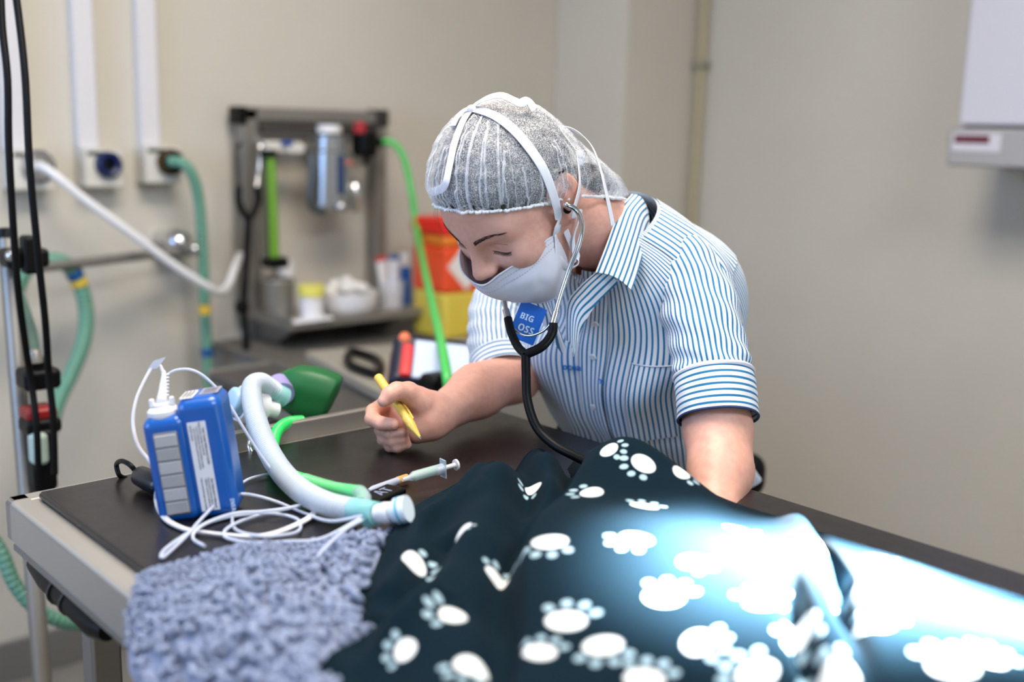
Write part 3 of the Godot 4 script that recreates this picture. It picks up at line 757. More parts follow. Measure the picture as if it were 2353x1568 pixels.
func stand_on_left() -> void:
	var t := thing("anaesthesia_stand", "steel pole stand with black clamps at the left edge", "stand", Vector3(0.53, 0, -1.66))
	var p0 := Vector3(0.5626, 1.1118, -1.8122)
	var p1 := Vector3(0.5302, 0.7282, -1.685)
	var dn := (p1 - p0).normalized()
	part(t, "pole", MB.new().tube(PackedVector3Array([p0, p1, p0 + dn * (p0.y / -dn.y)]), 0.0135, 16), M.dull_steel)
	part(t, "pole_cap", MB.new().tube(PackedVector3Array([p0 - dn * 0.012, p0 + dn * 0.004]), 0.015, 16), M.black)
	var up := part(t, "upper_clamp", MB.new().rbox(Vector3(0.5733, 1.0831, -1.7671), Vector3(0.065, 0.03, 0.05), 0.008, 3).rbox(Vector3(0.5726, 1.0905, -1.742), Vector3(0.022, 0.06, 0.03), 0.007, 3), M.black)
	part(up, "clamp_screw", MB.new().ball(Vector3(0.5458, 1.0903, -1.739), Vector3(0.009, 0.009, 0.009)), M.chrome)
	part(t, "valve_block", MB.new().rbox(Vector3(0.5559, 0.9075, -1.6812), Vector3(0.055, 0.032, 0.05), 0.008, 3).rbox(Vector3(0.5569, 0.9246, -1.6849), Vector3(0.03, 0.03, 0.03), 0.008, 3), M.black)
	part(t, "valve_cap", MB.new().lathe([[0.0, 0.02], [0.01, 0.018], [0.013, 0.0]], Transform3D(Basis.IDENTITY, Vector3(0.5513, 0.9332, -1.6785)), 16), M.dull_steel)
	part(t, "red_valve", MB.new().rbox(Vector3(0.5501, 0.855, -1.6727), Vector3(0.046, 0.022, 0.045), 0.008, 3), mat(Color(0.55, 0.05, 0.06), 0.4))
	part(t, "lower_block", MB.new().rbox(Vector3(0.5501, 0.8373, -1.668), Vector3(0.052, 0.024, 0.05), 0.008, 3).rbox(Vector3(0.5462, 0.7849, -1.6577), Vector3(0.036, 0.10, 0.04), 0.01, 3), M.black)
	part(t, "white_canister", MB.new().rbox(Vector3(0.5375, 0.8071, -1.6439), Vector3(0.024, 0.05, 0.03), 0.008, 3), mat(Color(0.72, 0.80, 0.76), 0.35))
	for k in 5:
		var a := TAU * k / 5.0
		part(t, "base_leg", MB.new().tube(PackedVector3Array([Vector3(0.53, 0.06, -1.63), Vector3(0.53 + cos(a) * 0.22, 0.03, -1.63 + sin(a) * 0.22)]), 0.012, 10), M.dull_steel)
	single("black_cable", "black cable hanging at the far left edge beside the pole", "cable", MB.new().tube(curve([Vector3(0.5245, 1.4946, -1.6444), Vector3(0.5188, 1.4235, -1.6308), Vector3(0.5162, 1.3525, -1.6143), Vector3(0.511, 1.2633, -1.6093), Vector3(0.5112, 1.1721, -1.6126), Vector3(0.5151, 1.0649, -1.6221), Vector3(0.527, 0.9706, -1.6415), Vector3(0.534, 0.909, -1.6465), Vector3(0.5326, 0.8451, -1.6308), Vector3(0.5306, 0.7779, -1.6286)], 8), 0.0052, 12), M.black_rubber, "black cables by the pole")
	single("black_cable", "black cable crossing the white hose plug at the left outlet", "cable", MB.new().tube(curve([Vector3(0.537, 1.4951, -1.633), Vector3(0.5373, 1.4419, -1.6186), Vector3(0.5345, 1.3531, -1.5977), Vector3(0.5293, 1.2342, -1.5848), Vector3(0.5347, 1.1053, -1.5872), Vector3(0.5422, 1.0086, -1.5962), Vector3(0.5479, 0.9272, -1.6109), Vector3(0.549, 0.8613, -1.6062), Vector3(0.545, 0.7754, -1.6009)], 8), 0.0052, 12), M.black_rubber, "black cables by the pole")
	single("green_tubing", "thin dark green tube joining the hose loop to the black valve", "tube", MB.new().tube(curve([Vector3(0.6254, 1.0061, -1.9754), Vector3(0.6134, 0.9848, -1.9117), Vector3(0.5951, 0.9549, -1.8238), Vector3(0.5682, 0.9335, -1.7321)], 8), 0.0095, 12), mat(Color(0.26, 0.38, 0.34), 0.4))
	# chair back beyond the person
	var s := Vector3(1.5091, 0.7158, -1.0879)
	var ax := Vector3(0.74, 0.0, 0.672)
	var cbs := Basis(ax, Vector3.UP, ax.cross(Vector3.UP))
	var st := thing("office_chair", "black padded chair back just showing behind the person's elbow", "chair", Vector3(s.x, 0, s.z))
	part(st, "backrest", MB.new().rbox(s - ax * 0.06, Vector3(0.27, 0.08, 0.06), 0.0298, 6, cbs), M.black_rubber)
	var ch := s - ax * 0.06 + Vector3(0.14, 0, -0.12)
	part(st, "back_post", MB.new().tube(curve([s - ax * 0.06, s - ax * 0.06 + Vector3(0, -0.12, 0), Vector3(ch.x, 0.42, ch.z)], 6), 0.012, 10), M.dull_steel)
	part(st, "seat", MB.new().rbox(Vector3(ch.x, 0.43, ch.z), Vector3(0.36, 0.06, 0.34), 0.028, 4, cbs), M.black_rubber)
	part(st, "column", MB.new().tube(PackedVector3Array([Vector3(ch.x, 0.05, ch.z), Vector3(ch.x, 0.41, ch.z)]), 0.02, 12), M.dull_steel)
	for k in 5:
		var a := TAU * k / 5.0
		part(st, "base_leg", MB.new().tube(PackedVector3Array([Vector3(ch.x, 0.07, ch.z), Vector3(ch.x + cos(a) * 0.22, 0.03, ch.z + sin(a) * 0.22)]), 0.014, 10), M.dull_steel)

func exam_table() -> void:
	var x0 := 0.352
	var x1 := 1.034
	var z0 := -1.197
	var z1 := 0.12
	var cx := (x0 + x1) / 2
	var cz := (z0 + z1) / 2
	var t := thing("examination_table", "steel examination table with a black rubber mat", "table", Vector3(cx, 0, cz))
	# raised rim round a sunken steel top: bevelled frame of four bars
	var top := MB.new()
	top.box(Vector3(cx, 0.868, z0 + 0.012), Vector3(x1 - x0, 0.05, 0.024), 0.005)
	top.box(Vector3(cx, 0.868, z1 - 0.012), Vector3(x1 - x0, 0.05, 0.024), 0.005)
	top.box(Vector3(x0 + 0.0125, 0.868, cz), Vector3(0.025, 0.05, z1 - z0), 0.005)
	top.box(Vector3(x1 - 0.0125, 0.868, cz), Vector3(0.025, 0.05, z1 - z0), 0.005)
	top.box(Vector3(cx, 0.884, cz), Vector3(x1 - x0 - 0.02, 0.014, z1 - z0 - 0.02), 0.002)
	part(t, "steel_top", top, M.steel)
	part(t, "under_lip", MB.new().box(Vector3(x0 + 0.012, 0.838, cz), Vector3(0.018, 0.012, z1 - z0 - 0.02), 0.003).box(Vector3(cx, 0.838, z0 + 0.012), Vector3(x1 - x0 - 0.02, 0.012, 0.018), 0.003), M.dull_steel)
	part(t, "rubber_mat", MB.new().box(Vector3((0.380 + 1.016) / 2, 0.8955, (-1.172 + 0.1) / 2), Vector3(1.016 - 0.380, 0.009, 1.272), 0.003), mat(Color(0.09, 0.078, 0.082), 0.33, 0.0, {"heightmap_enabled": true, "heightmap_texture": noise_tex(41, 0.015, Color.BLACK, Color.WHITE), "heightmap_scale": 0.012, "uv1_triplanar": true, "uv1_scale": Vector3(5, 5, 5), "roughness_texture": noise_tex(43, 0.01, Color(0.82, 0.82, 0.82), Color.WHITE)}))
	var rail := part(t, "side_rail", MB.new().box(Vector3(0.83, 0.899, -1.205), Vector3(0.40, 0.036, 0.012), 0.003), M.dull_steel)
	part(rail, "rail_hook", MB.new().tube(curve([Vector3(0.648, 0.894, -1.185), Vector3(0.644, 0.906, -1.182), Vector3(0.640, 0.910, -1.178), Vector3(0.636, 0.904, -1.172), Vector3(0.637, 0.898, -1.168)], 5), 0.003, 8), M.chrome)
	var fr := part(t, "under_frame", MB.new().box(Vector3(cx, 0.80, cz), Vector3(0.5, 0.05, 1.1), 0.006), M.dark_grey)
	part(fr, "cross_bar", MB.new().box(Vector3(0.44, 0.42, -0.68), Vector3(0.03, 0.03, 0.8), 0.004), M.dull_steel)
	for p in [Vector3(0.425, 0, -1.13), Vector3(0.96, 0, -1.13), Vector3(0.425, 0, 0.05), Vector3(0.96, 0, 0.05)]:
		part(t, "leg", MB.new().box(p + Vector3(0, 0.42, 0), Vector3(0.034, 0.84, 0.034), 0.005), M.dull_steel)
	# clamp handle below the left edge
	var h := part(t, "clamp_lever", MB.new().tube(PackedVector3Array([Vector3(0.372, 0.822, -1.165), Vector3(0.370, 0.820, -1.12), Vector3(0.368, 0.818, -1.05), Vector3(0.368, 0.816, -0.99), Vector3(0.370, 0.818, -0.965)]), [0.011, 0.014, 0.0135, 0.0135, 0.010], 14), M.black)
	part(h, "grip_ring", MB.new().tube(PackedVector3Array([Vector3(0.368, 0.8185, -1.085), Vector3(0.368, 0.8183, -1.081)]), 0.0150, 16), mat(Color(0.16, 0.16, 0.17), 0.4))
	part(h, "grip_ring", MB.new().tube(PackedVector3Array([Vector3(0.368, 0.8180, -1.052), Vector3(0.368, 0.8178, -1.048)]), 0.0150, 16), mat(Color(0.16, 0.16, 0.17), 0.4))
	single("power_cable", "black cable hanging down below the table's left edge", "cable", MB.new().tube(curve([Vector3(0.4337, 0.7937, -1.0166), Vector3(0.4289, 0.7714, -1.0151), Vector3(0.4226, 0.7447, -1.0138), Vector3(0.4158, 0.7136, -1.0118), Vector3(0.4023, 0.6469, -1.0065), Vector3(0.37, 0.02, -1.0)], 6), 0.0045, 10), M.black_rubber)

func breathing_circuit() -> void:
	var milky := mat(Color(0.77, 0.81, 0.85, 0.78), 0.3, 0.0, {"transparency": BaseMaterial3D.TRANSPARENCY_ALPHA})
	var teal := mat(Color(0.60, 0.86, 0.85, 0.62), 0.28, 0.0, {"transparency": BaseMaterial3D.TRANSPARENCY_ALPHA})
	var clear := mat(Color(0.82, 0.90, 0.92, 0.40), 0.26, 0.0, {"transparency": BaseMaterial3D.TRANSPARENCY_ALPHA})
	var pts := [Vector3(0.7145, 0.9465, -1.235), Vector3(0.6988, 0.9599, -1.2322), Vector3(0.6813, 0.9705, -1.2235), Vector3(0.6612, 0.9718, -1.2076), Vector3(0.6444, 0.9614, -1.1788), Vector3(0.6224, 0.946, -1.1258), Vector3(0.6035, 0.932, -1.0696), Vector3(0.5869, 0.922, -1.0078), Vector3(0.5777, 0.918, -0.9521), Vector3(0.5784, 0.917, -0.9069), Vector3(0.585, 0.918, -0.8768), Vector3(0.5903, 0.919, -0.8644)]
	var path := even(curve(pts, 10), 0.0008)
	var t := thing("breathing_circuit", "milky ribbed breathing hose with a green inner limb and white connectors", "breathing circuit", Vector3(0.6064, 0.9, -0.9594))
	part(t, "corrugated_hose", MB.new().tube(path, ridges(path, 0.0122, 0.00075, 0.0042), 24), milky)
	# green limb
	var gp := even(curve([Vector3(0.7363, 0.9119, -1.2127), Vector3(0.7123, 0.9145, -1.2078), Vector3(0.6812, 0.9152, -1.1812), Vector3(0.6495, 0.9079, -1.1393), Vector3(0.6071, 0.915, -1.0597), Vector3(0.605, 0.912, -1.0245), Vector3(0.6093, 0.912, -0.9903), Vector3(0.6139, 0.914, -0.9495), Vector3(0.6087, 0.924, -0.9025), Vector3(0.6064, 0.928, -0.888)], 10), 0.0008)
	var gl := part(t, "green_limb", MB.new().tube(gp, ridges(gp, 0.0074, 0.0005, 0.0036), 18), mat(Color(0.18, 0.80, 0.38), 0.3))
	part(gl, "clear_sleeve", MB.new().tube(gp.slice(int(gp.size() * 0.72)), 0.0088, 18), mat(Color(0.82, 0.95, 0.90, 0.16), 0.26, 0.0, {"transparency": BaseMaterial3D.TRANSPARENCY_ALPHA}))
	# elbow joining the two limbs
	var e0 := Vector3(0.6034, 0.93, -0.8812)
	var e1 := Vector3(0.5929, 0.926, -0.8637)
	part(t, "elbow", MB.new().tube(curve([gp[gp.size() - 4], e0, e0.lerp(e1, 0.5) + Vector3(0.002, 0, 0.002), e1], 6), 0.0075, 18), clear)
	var yp := Vector3(0.5907, 0.92, -0.8573)
	var y1 := Vector3(0.5933, 0.923, -0.837)
	var y2 := Vector3(0.5989, 0.928, -0.82)
	var y3 := Vector3(0.6078, 0.934, -0.8062)
	part(t, "y_piece", MB.new().tube(PackedVector3Array([path[path.size() - 14], yp, y1]), [0.0128, 0.0128, 0.0118], 24).tube(PackedVector3Array([e1, e0.lerp(yp, 0.97)]), [0.0095, 0.0115], 20), teal)
	var cn := part(t, "white_connector", MB.new().tube(PackedVector3Array([y1, y1.lerp(y2, 0.45), y1.lerp(y2, 0.46), y2]), [0.0095, 0.0095, 0.0110, 0.0105], 24), M.white_plastic)
	part(cn, "tube_end", MB.new().tube(PackedVector3Array([y2, y2.lerp(y3, 0.3), y2.lerp(y3, 0.32), y3]), [0.0105, 0.0105, 0.0135, 0.0135], 24), mat(Color(0.86, 0.91, 0.94), 0.3))
	part(cn, "blue_ring", MB.new().tube(PackedVector3Array([y2.lerp(y3, 0.5), y2.lerp(y3, 0.62)]), 0.0139, 24), mat(Color(0.20, 0.64, 0.78), 0.35))
	part(t, "sample_port", MB.new().tube(PackedVector3Array([Vector3(0.5901, 0.918, -0.8458), Vector3(0.585, 0.914, -0.8401)]), 0.007, 16), teal)

	# green bag and its neck
	var bc := Vector3(0.7692, 0.9398, -1.2591)
	var bb := Basis(Vector3(0.66, -0.42, 0.62).normalized(), Vector3(0.35, 0.9, 0.24).normalized(), Vector3.ZERO)
	bb = Basis(bb.x, (bb.y - bb.x * bb.y.dot(bb.x)).normalized(), Vector3.ZERO)
	bb.z = bb.x.cross(bb.y)
	var g := thing("breathing_bag", "dark green rubber breathing bag lying behind the table rail", "bag", Vector3(0.7635, 0.8885, -1.2508))
	# folded rubber bag: superellipse sections from the neck to the blunt far end, creased along the top
	var prof := [[-0.042, 0.010], [-0.036, 0.017], [-0.022, 0.029], [0.0, 0.0345], [0.02, 0.0355], [0.034, 0.0345], [0.040, 0.031], [0.0425, 0.016], [0.043, 0.0]]
	var rr := []
	for q in prof:
		var ring := PackedVector3Array()
		for i in 40:
			var a := TAU * i / 40
			var ca := cos(a)
			var sa := sin(a)
			var e := pow(pow(absf(ca), 5.0) + pow(absf(sa), 5.0), -1.0 / 5.0)
			var dent := 1.0 - 0.10 * exp(-pow((a - 0.9) / 0.28, 2.0)) - 0.08 * exp(-pow((a - 4.4) / 0.3, 2.0))
			ring.append(bc + bb * Vector3(q[0], ca * q[1] * e * dent * 1.02 + q[0] * 0.12, sa * q[1] * e * dent * 0.92))
		rr.append(ring)
	part(g, "bag", MB.new().rows(rr, true, 1.0, 1.0), mat(Color(0.03, 0.36, 0.17), 0.5))
	var nk := bc + bb * Vector3(-0.04, -0.004, 0)
	var n0 := Vector3(0.7217, 0.942, -1.2341)
	part(g, "neck_ring", MB.new().tube(PackedVector3Array([n0.lerp(nk, 0.2), n0.lerp(nk, 0.75)]), 0.0165, 24), mat(Color(0.62, 0.58, 0.80, 0.9), 0.3, 0.0, {"transparency": BaseMaterial3D.TRANSPARENCY_ALPHA}))
	part(g, "teal_connector", MB.new().tube(PackedVector3Array([Vector3(0.6986, 0.9583, -1.232), Vector3(0.7097, 0.9499, -1.2334), Vector3(0.71, 0.9493, -1.2329), n0]), [0.0110, 0.0115, 0.0138, 0.0138], 24), teal)
	single("black_pad", "flat black pad under the green breathing bag", "pad", MB.new().rbox(Vector3(0.7693, 0.8843, -1.265), Vector3(0.085, 0.022, 0.05), 0.006, 3, Basis(Vector3.UP, -0.25)), M.black_rubber)
	# white filter housing
	var fa := Vector3(0.6424, 0.9495, -1.2328)
	var fb := Vector3(0.7097, 0.9273, -1.2274)
	var ax := (fb - fa).normalized()
	var fx := lookx(fa, ax)
	var f := thing("breathing_filter", "white and pale blue round breathing filter beside the green bag", "filter", fa)
	part(f, "blue_end", MB.new().lathe([[0.0, 0.0], [0.014, 0.0], [0.019, 0.003], [0.020, 0.014], [0.0, 0.014]], fx, 32), mat(Color(0.62, 0.76, 0.90), 0.35))
	part(f, "housing", MB.new().turned([[0.020, 0.013], [0.0235, 0.014], [0.0245, 0.02], [0.0245, 0.032], [0.021, 0.034], [0.019, 0.05], [0.0, 0.052]], fx, 36), M.white_plastic)
	part(f, "outlet", MB.new().turned([[0.011, 0.05], [0.011, 0.068], [0.0, 0.068]], fx, 24), M.white_plastic)
	part(f, "stem", MB.new().tube(PackedVector3Array([Vector3(0.6667, 0.9253, -1.2249), Vector3(0.6633, 0.9031, -1.222)]), 0.006, 12), M.dull_steel)

func capnograph() -> void:
	# tilted blue hand-held monitor standing on the mat
	var foot := Vector3(0.4776, 0.9, -0.9861)
	var up := Vector3(-0.10, 1.0, -0.105).normalized()
	var rt := Vector3(0.80, 0.0, 0.60)
	rt = (rt - up * up.dot(rt)).normalized()
	var bs := Basis(rt, up, rt.cross(up)) # z towards the viewer's side
	var q := func(a: float, b: float, c: float) -> Vector3: return foot + bs * Vector3(a, b, c)
	var blue := mat(Color(0.01, 0.33, 0.66), 0.3, 0.0, {"clearcoat_enabled": true, "clearcoat": 0.3, "clearcoat_roughness": 0.2})
	var t := thing("capnograph_monitor", "blue hand-held monitor with printed quick guide standing on the mat", "monitor", foot)
	part(t, "narrow_half", MB.new().rbox(q.call(-0.019, 0.056, -0.020), Vector3(0.044, 0.112, 0.050), 0.011, 5, bs), blue)
	var w := part(t, "wide_half", MB.new().rbox(q.call(0.0175, 0.063, -0.026), Vector3(0.046, 0.127, 0.060), 0.012, 5, bs), blue)
	# recessed battery window: frame, dark floor and five grey cells
	var bx := part(t, "battery_window", MB.new().rbox(q.call(-0.0185, 0.053, 0.0035), Vector3(0.025, 0.088, 0.006), 0.0025, 2, bs), mat(Color(0.42, 0.43, 0.45), 0.3))
	for k in 6:
		part(bx, "battery_cell", MB.new().rbox(q.call(-0.0185, 0.0175 + k * 0.0141, 0.0052), Vector3(0.0225, 0.0131, 0.005), 0.0015, 2, bs), mat(Color(0.66, 0.665, 0.68) if k % 2 else Color(0.60, 0.605, 0.62), 0.2))
	var lab := part(w, "guide_label", MB.new().box(q.call(0.0135, 0.056, 0.0042), Vector3(0.0185, 0.094, 0.0006), 0.0002, bs), mat(Color(0.84, 0.85, 0.88), 0.45))
	var ink := mat(Color(0.05, 0.05, 0.07), 0.5)
	var lines := [["User Quick Reference Guide", 0.0022, 0.0205, 0.077], ["Press to turn monitor on and off.", 0.0017, 0.0172, 0.085], ["Press to display the menu or activate a button.", 0.0017, 0.0143, 0.076], ["Press to switch between waveforms and trends or", 0.0017, 0.0114, 0.075], ["to exit a menu.", 0.0017, 0.0084, 0.0915], ["See Operator's Manual", 0.0022, 0.0205, 0.027], ["Press once for 2-minute alarm silence.", 0.0015, 0.0172, 0.026], ["Hold for 2 seconds to enable alarms.", 0.0015, 0.0145, 0.026], ["Press to scroll through menu functions.", 0.0015, 0.0104, 0.026]]
	var text := MB.new()
	for l in lines:
		var b2 := Basis(-bs.y, bs.x, bs.z)
		text.join(letters(l[0], l[1], Transform3D(b2, q.call(l[2] - 0.001, l[3], 0.0047)), 0.0002, false, 0.044))
	part(lab, "guide_print", text, ink)
	var top := q.call(0.019, 0.1266, -0.026) as Vector3
	var s1 := part(w, "top_sticker", MB.new().box(q.call(0.006, 0.1268, -0.02), Vector3(0.013, 0.0006, 0.036), 0.0002, bs), mat(Color(0.90, 0.90, 0.91), 0.5))
	var s1p := MB.new()
	for k in 3: s1p.join(letters("SERIAL NUMBER 0427", 0.0022, Transform3D(Basis(-bs.z, -bs.x, bs.y), q.call(0.0095 - 0.0036 * k, 0.1272, -0.02)), 0.0002, false, 0.03))
	part(s1, "sticker_print", s1p, ink)
	var s2 := part(w, "rating_sticker", MB.new().box(q.call(0.0265, 0.1268, -0.028), Vector3(0.019, 0.0006, 0.03), 0.0002, bs), mat(Color(0.60, 0.60, 0.66), 0.4))
	var s2p := MB.new()
	for k in 6: s2p.join(MB.new().box(q.call(0.0265, 0.1272, -0.017 - 0.0042 * k), Vector3(0.015 - 0.002 * (k % 2), 0.0003, 0.0011), 0.0001, bs))
	part(s2, "sticker_print", s2p, mat(Color(0.22, 0.22, 0.26), 0.5))
	part(w, "maker_mark", letters("INEA", 0.004, Transform3D(Basis(-bs.y, bs.x, bs.z), q.call(0.036, 0.012, 0.0047)), 0.0003, true), mat(Color(0.80, 0.86, 0.95), 0.4))
	# sampling port
	var px := Transform3D(bs, q.call(-0.021, 0.112, -0.014))
	var port := part(t, "sample_port", MB.new().turned([[0.0, -0.004], [0.0145, -0.004], [0.0155, 0.0], [0.0155, 0.004], [0.0135, 0.0065], [0.0085, 0.0075], [0.0085, 0.011], [0.0, 0.011]], px, 32), M.white_plastic)
	part(port, "port_wing", MB.new().box(px * Vector3(-0.0095, 0.012, 0), Vector3(0.005, 0.009, 0.006), 0.0012, bs).box(px * Vector3(0.0105, 0.012, 0), Vector3(0.005, 0.009, 0.006), 0.0012, bs), M.white_plastic)
	# clear line connector and white hook with teeth
	var l0: Vector3 = px * Vector3(0, 0.010, 0)
	var l1 := Vector3(0.4913, 1.0341, -1.0896)
	part(port, "line_stem", MB.new().tube(PackedVector3Array([l0, l0.lerp(l1, 0.35), l1]), [0.0062, 0.0045, 0.0022], 16), mat(Color(0.88, 0.90, 0.94, 0.62), 0.26, 0.0, {"transparency": BaseMaterial3D.TRANSPARENCY_ALPHA}))
	var tooth := MB.new()
	for k in 7:
		var c := l0.lerp(l1, 0.25 + 0.11 * k)
		tooth.box(c + bs * Vector3(0.004, 0, 0.001), Vector3(0.006 - 0.0004 * k, 0.0016, 0.003), 0.0005, bs)
	part(port, "strain_relief", tooth, M.white_plastic)

	# lines: clear and white tubing
	var lm := mat(Color(0.84, 0.87, 0.94, 0.66), 0.26, 0.0, {"transparency": BaseMaterial3D.TRANSPARENCY_ALPHA})
	var wl := mat(Color(0.86, 0.85, 0.86), 0.35)
	var hook := even(curve([Vector3(0.4904, 1.0134, -1.085), Vector3(0.4906, 1.0309, -1.0894), Vector3(0.4883, 1.0409, -1.0942), Vector3(0.4832, 1.0394, -1.0984), Vector3(0.4717, 1.0232, -1.0979), Vector3(0.4611, 1.0036, -1.0954), Vector3(0.4545, 0.9821, -1.0889), Vector3(0.4541, 0.961, -1.0767), Vector3(0.4595, 0.9461, -1.061), Vector3(0.4602, 0.9347, -1.0435), Vector3(0.463, 0.9035, -1.0587), Vector3(0.4466, 0.9035, -1.0049), Vector3(0.4467, 0.9035, -0.9705), Vector3(0.4547, 0.9035, -0.9491), Vector3(0.4735, 0.9035, -0.9224), Vector3(0.4907, 0.9055, -0.8979), Vector3(0.5179, 0.9035, -0.8992), Vector3(0.5552, 0.9035, -0.9116), Vector3(0.5722, 0.906, -0.9205)], 8), 0.003)
	var wt := thing("sampling_line", "white double sampling line looping from the blue monitor across the mat", "sampling line", Vector3(0.4777, 0.9, -0.9306))
	part(wt, "line", MB.new().tube(hook, 0.0021, 10), wl)
	var hook2 := PackedVector3Array()
	for i in range(int(hook.size() * 0.52), hook.size()): hook2.append(hook[i] + Vector3(0.0018, 0.0005, 0.0034))
	part(wt, "line", MB.new().tube(hook2, 0.0019, 10), wl)
	var tip := Vector3(0.4928, 1.0503, -1.0926)
	var tag := part(wt, "tag_clip", MB.new().prism(PackedVector2Array([Vector2(-0.011, -0.006), Vector2(0.0, -0.004), Vector2(0.010, 0.009), Vector2(-0.004, 0.004)]), 0.0012, Transform3D(Basis(Vector3(0.74, 0, 0.67), Vector3.UP, Vector3(-0.67, 0, 0.74)), Vector3(0.4861, 1.0422, -1.0938))), mat(Color(0.86, 0.88, 0.93, 0.7), 0.26, 0.0, {"transparency": BaseMaterial3D.TRANSPARENCY_ALPHA}))
	var clear1 := even(curve([Vector3(0.4905, 1.0221, -1.09), Vector3(0.495, 1.0303, -1.0894), Vector3(0.5052, 1.0357, -1.0842), Vector3(0.5173, 1.0352, -1.073), Vector3(0.5306, 1.0239, -1.0647), Vector3(0.5446, 1.0022, -1.053), Vector3(0.5577, 0.9709, -1.0397), Vector3(0.5709, 0.9404, -1.0264), Vector3(0.5849, 0.9158, -1.0139), Vector3(0.5986, 0.9029, -0.9911)], 8), 0.003)
	single("clear_line", "clear thin line arching over the blue monitor to the ribbed hose", "line", MB.new().tube(clear1, 0.0017, 10), lm)
	var clear2 := even(curve([Vector3(0.5746, 0.925, -0.837), Vector3(0.5573, 0.915, -0.8662), Vector3(0.5653, 0.9035, -0.9279), Vector3(0.5576, 0.906, -0.9673), Vector3(0.5412, 0.9122, -0.9839), Vector3(0.5209, 0.9186, -0.9835), Vector3(0.4978, 0.9196, -0.9773), Vector3(0.474, 0.91, -0.9689), Vector3(0.4411, 0.906, -0.9398), Vector3(0.4126, 0.9035, -0.9169), Vector3(0.4007, 0.9035, -0.9077), Vector3(0.4079, 0.9035, -0.9207), Vector3(0.4302, 0.9055, -0.9356), Vector3(0.4706, 0.9035, -0.9624), Vector3(0.5056, 0.9035, -0.965), Vector3(0.5345, 0.9055, -0.9452), Vector3(0.5503, 0.9035, -0.9202), Vector3(0.539, 0.9035, -0.8932), Vector3(0.5193, 0.906, -0.881), Vector3(0.4918, 0.909, -0.887), Vector3(0.4879, 0.9035, -0.9319), Vector3(0.5137, 0.9035, -0.985), Vector3(0.5419, 0.9035, -1.033), Vector3(0.5735, 0.9035, -1.0616), Vector3(0.6058, 0.9035, -1.0646)], 8), 0.003)
	single("clear_line", "long clear line lying in loose loops on the mat before the monitor", "line", MB.new().tube(clear2, 0.0017, 10), lm)
	var clear3 := even(curve([Vector3(0.5707, 0.924, -0.8343), Vector3(0.5297, 0.912, -0.8386), Vector3(0.5032, 0.9095, -0.8578), Vector3(0.4838, 0.9035, -0.8896), Vector3(0.4702, 0.9035, -0.9162), Vector3(0.4776, 0.9075, -0.9283), Vector3(0.5123, 0.9035, -0.9501), Vector3(0.5531, 0.9035, -0.9508), Vector3(0.5901, 0.9035, -0.9422), Vector3(0.6003, 0.91, -0.9079)], 8), 0.003)
	single("clear_line", "clear line running from the connector along the fleece edge", "line", MB.new().tube(clear3, 0.0017, 10), lm)
	var clear4 := even(curve([Vector3(0.5693, 0.924, -0.8293), Vector3(0.5401, 0.924, -0.8169), Vector3(0.5039, 0.922, -0.7941), Vector3(0.4862, 0.918, -0.7844)], 8), 0.003)
	single("clear_line", "short clear line draped over the fleece from the connector", "line", MB.new().tube(clear4, 0.0017, 10), lm)
	var clear5 := even(curve([Vector3(0.4442, 0.9035, -0.9097), Vector3(0.4437, 0.9035, -0.9314), Vector3(0.4494, 0.9075, -0.9401), Vector3(0.4678, 0.911, -0.9471), Vector3(0.4996, 0.911, -0.9535), Vector3(0.5227, 0.911, -0.9419), Vector3(0.5488, 0.911, -0.9346), Vector3(0.6011, 0.9035, -0.951)], 8), 0.003)
	single("clear_line", "clear line curling round beside the fleece corner", "line", MB.new().tube(clear5, 0.0017, 10), lm)

func small_table_things() -> void:
	# power plug behind the monitor
	var a := Vector3(0.471, 0.914, -1.12)
	var b := Vector3(0.4746, 0.914, -1.0684)
	var t := thing("power_plug", "black cable plug lying behind the blue monitor", "plug", a - Vector3(0, 0.014, 0))
	part(t, "plug_body", MB.new().tube(PackedVector3Array([a, a.lerp(b, 0.08), a.lerp(b, 0.5), a.lerp(b, 0.92), b]), [0.007, 0.0112, 0.0125, 0.012, 0.008], 18), mat(Color(0.02, 0.045, 0.09), 0.3))
	part(t, "cable", MB.new().tube(curve([a, Vector3(0.4647, 0.925, -1.1251), Vector3(0.4637, 0.925, -1.146), Vector3(0.4662, 0.915, -1.1676), Vector3(0.4664, 0.904, -1.162), Vector3(0.4746, 0.898, -1.1628)], 6), 0.0028, 10), M.black_rubber)
	# syringes
	syringe(Vector3(0.7612, 0.921, -0.9178), Vector3(0.6882, 0.916, -0.9237), Color(0.50, 0.68, 0.32), "syringe with green liquid lying against the blanket", true)
	syringe(Vector3(0.7138, 0.9065, -0.9498), Vector3(0.6546, 0.9065, -0.9401), Color(0.80, 0.62, 0.36), "capped needle with a clear sheath lying before the blanket fold", false)
	var c := Vector3(0.655, 0.906, -0.9143)
	var cb := Basis(Vector3.UP, 0.3)
	var k := thing("lettered_case", "flat black case with white letters beside the connector", "case", c)
	part(k, "body", MB.new().rbox(c, Vector3(0.05, 0.012, 0.028), 0.003, 2, cb), M.black)
	part(k, "print", letters("AT", 0.014, Transform3D(Basis(cb.x, -cb.z, Vector3.UP), c + Vector3(0, 0.0062, 0)), 0.0003, true), mat(Color(0.45, 0.50, 0.60), 0.5))

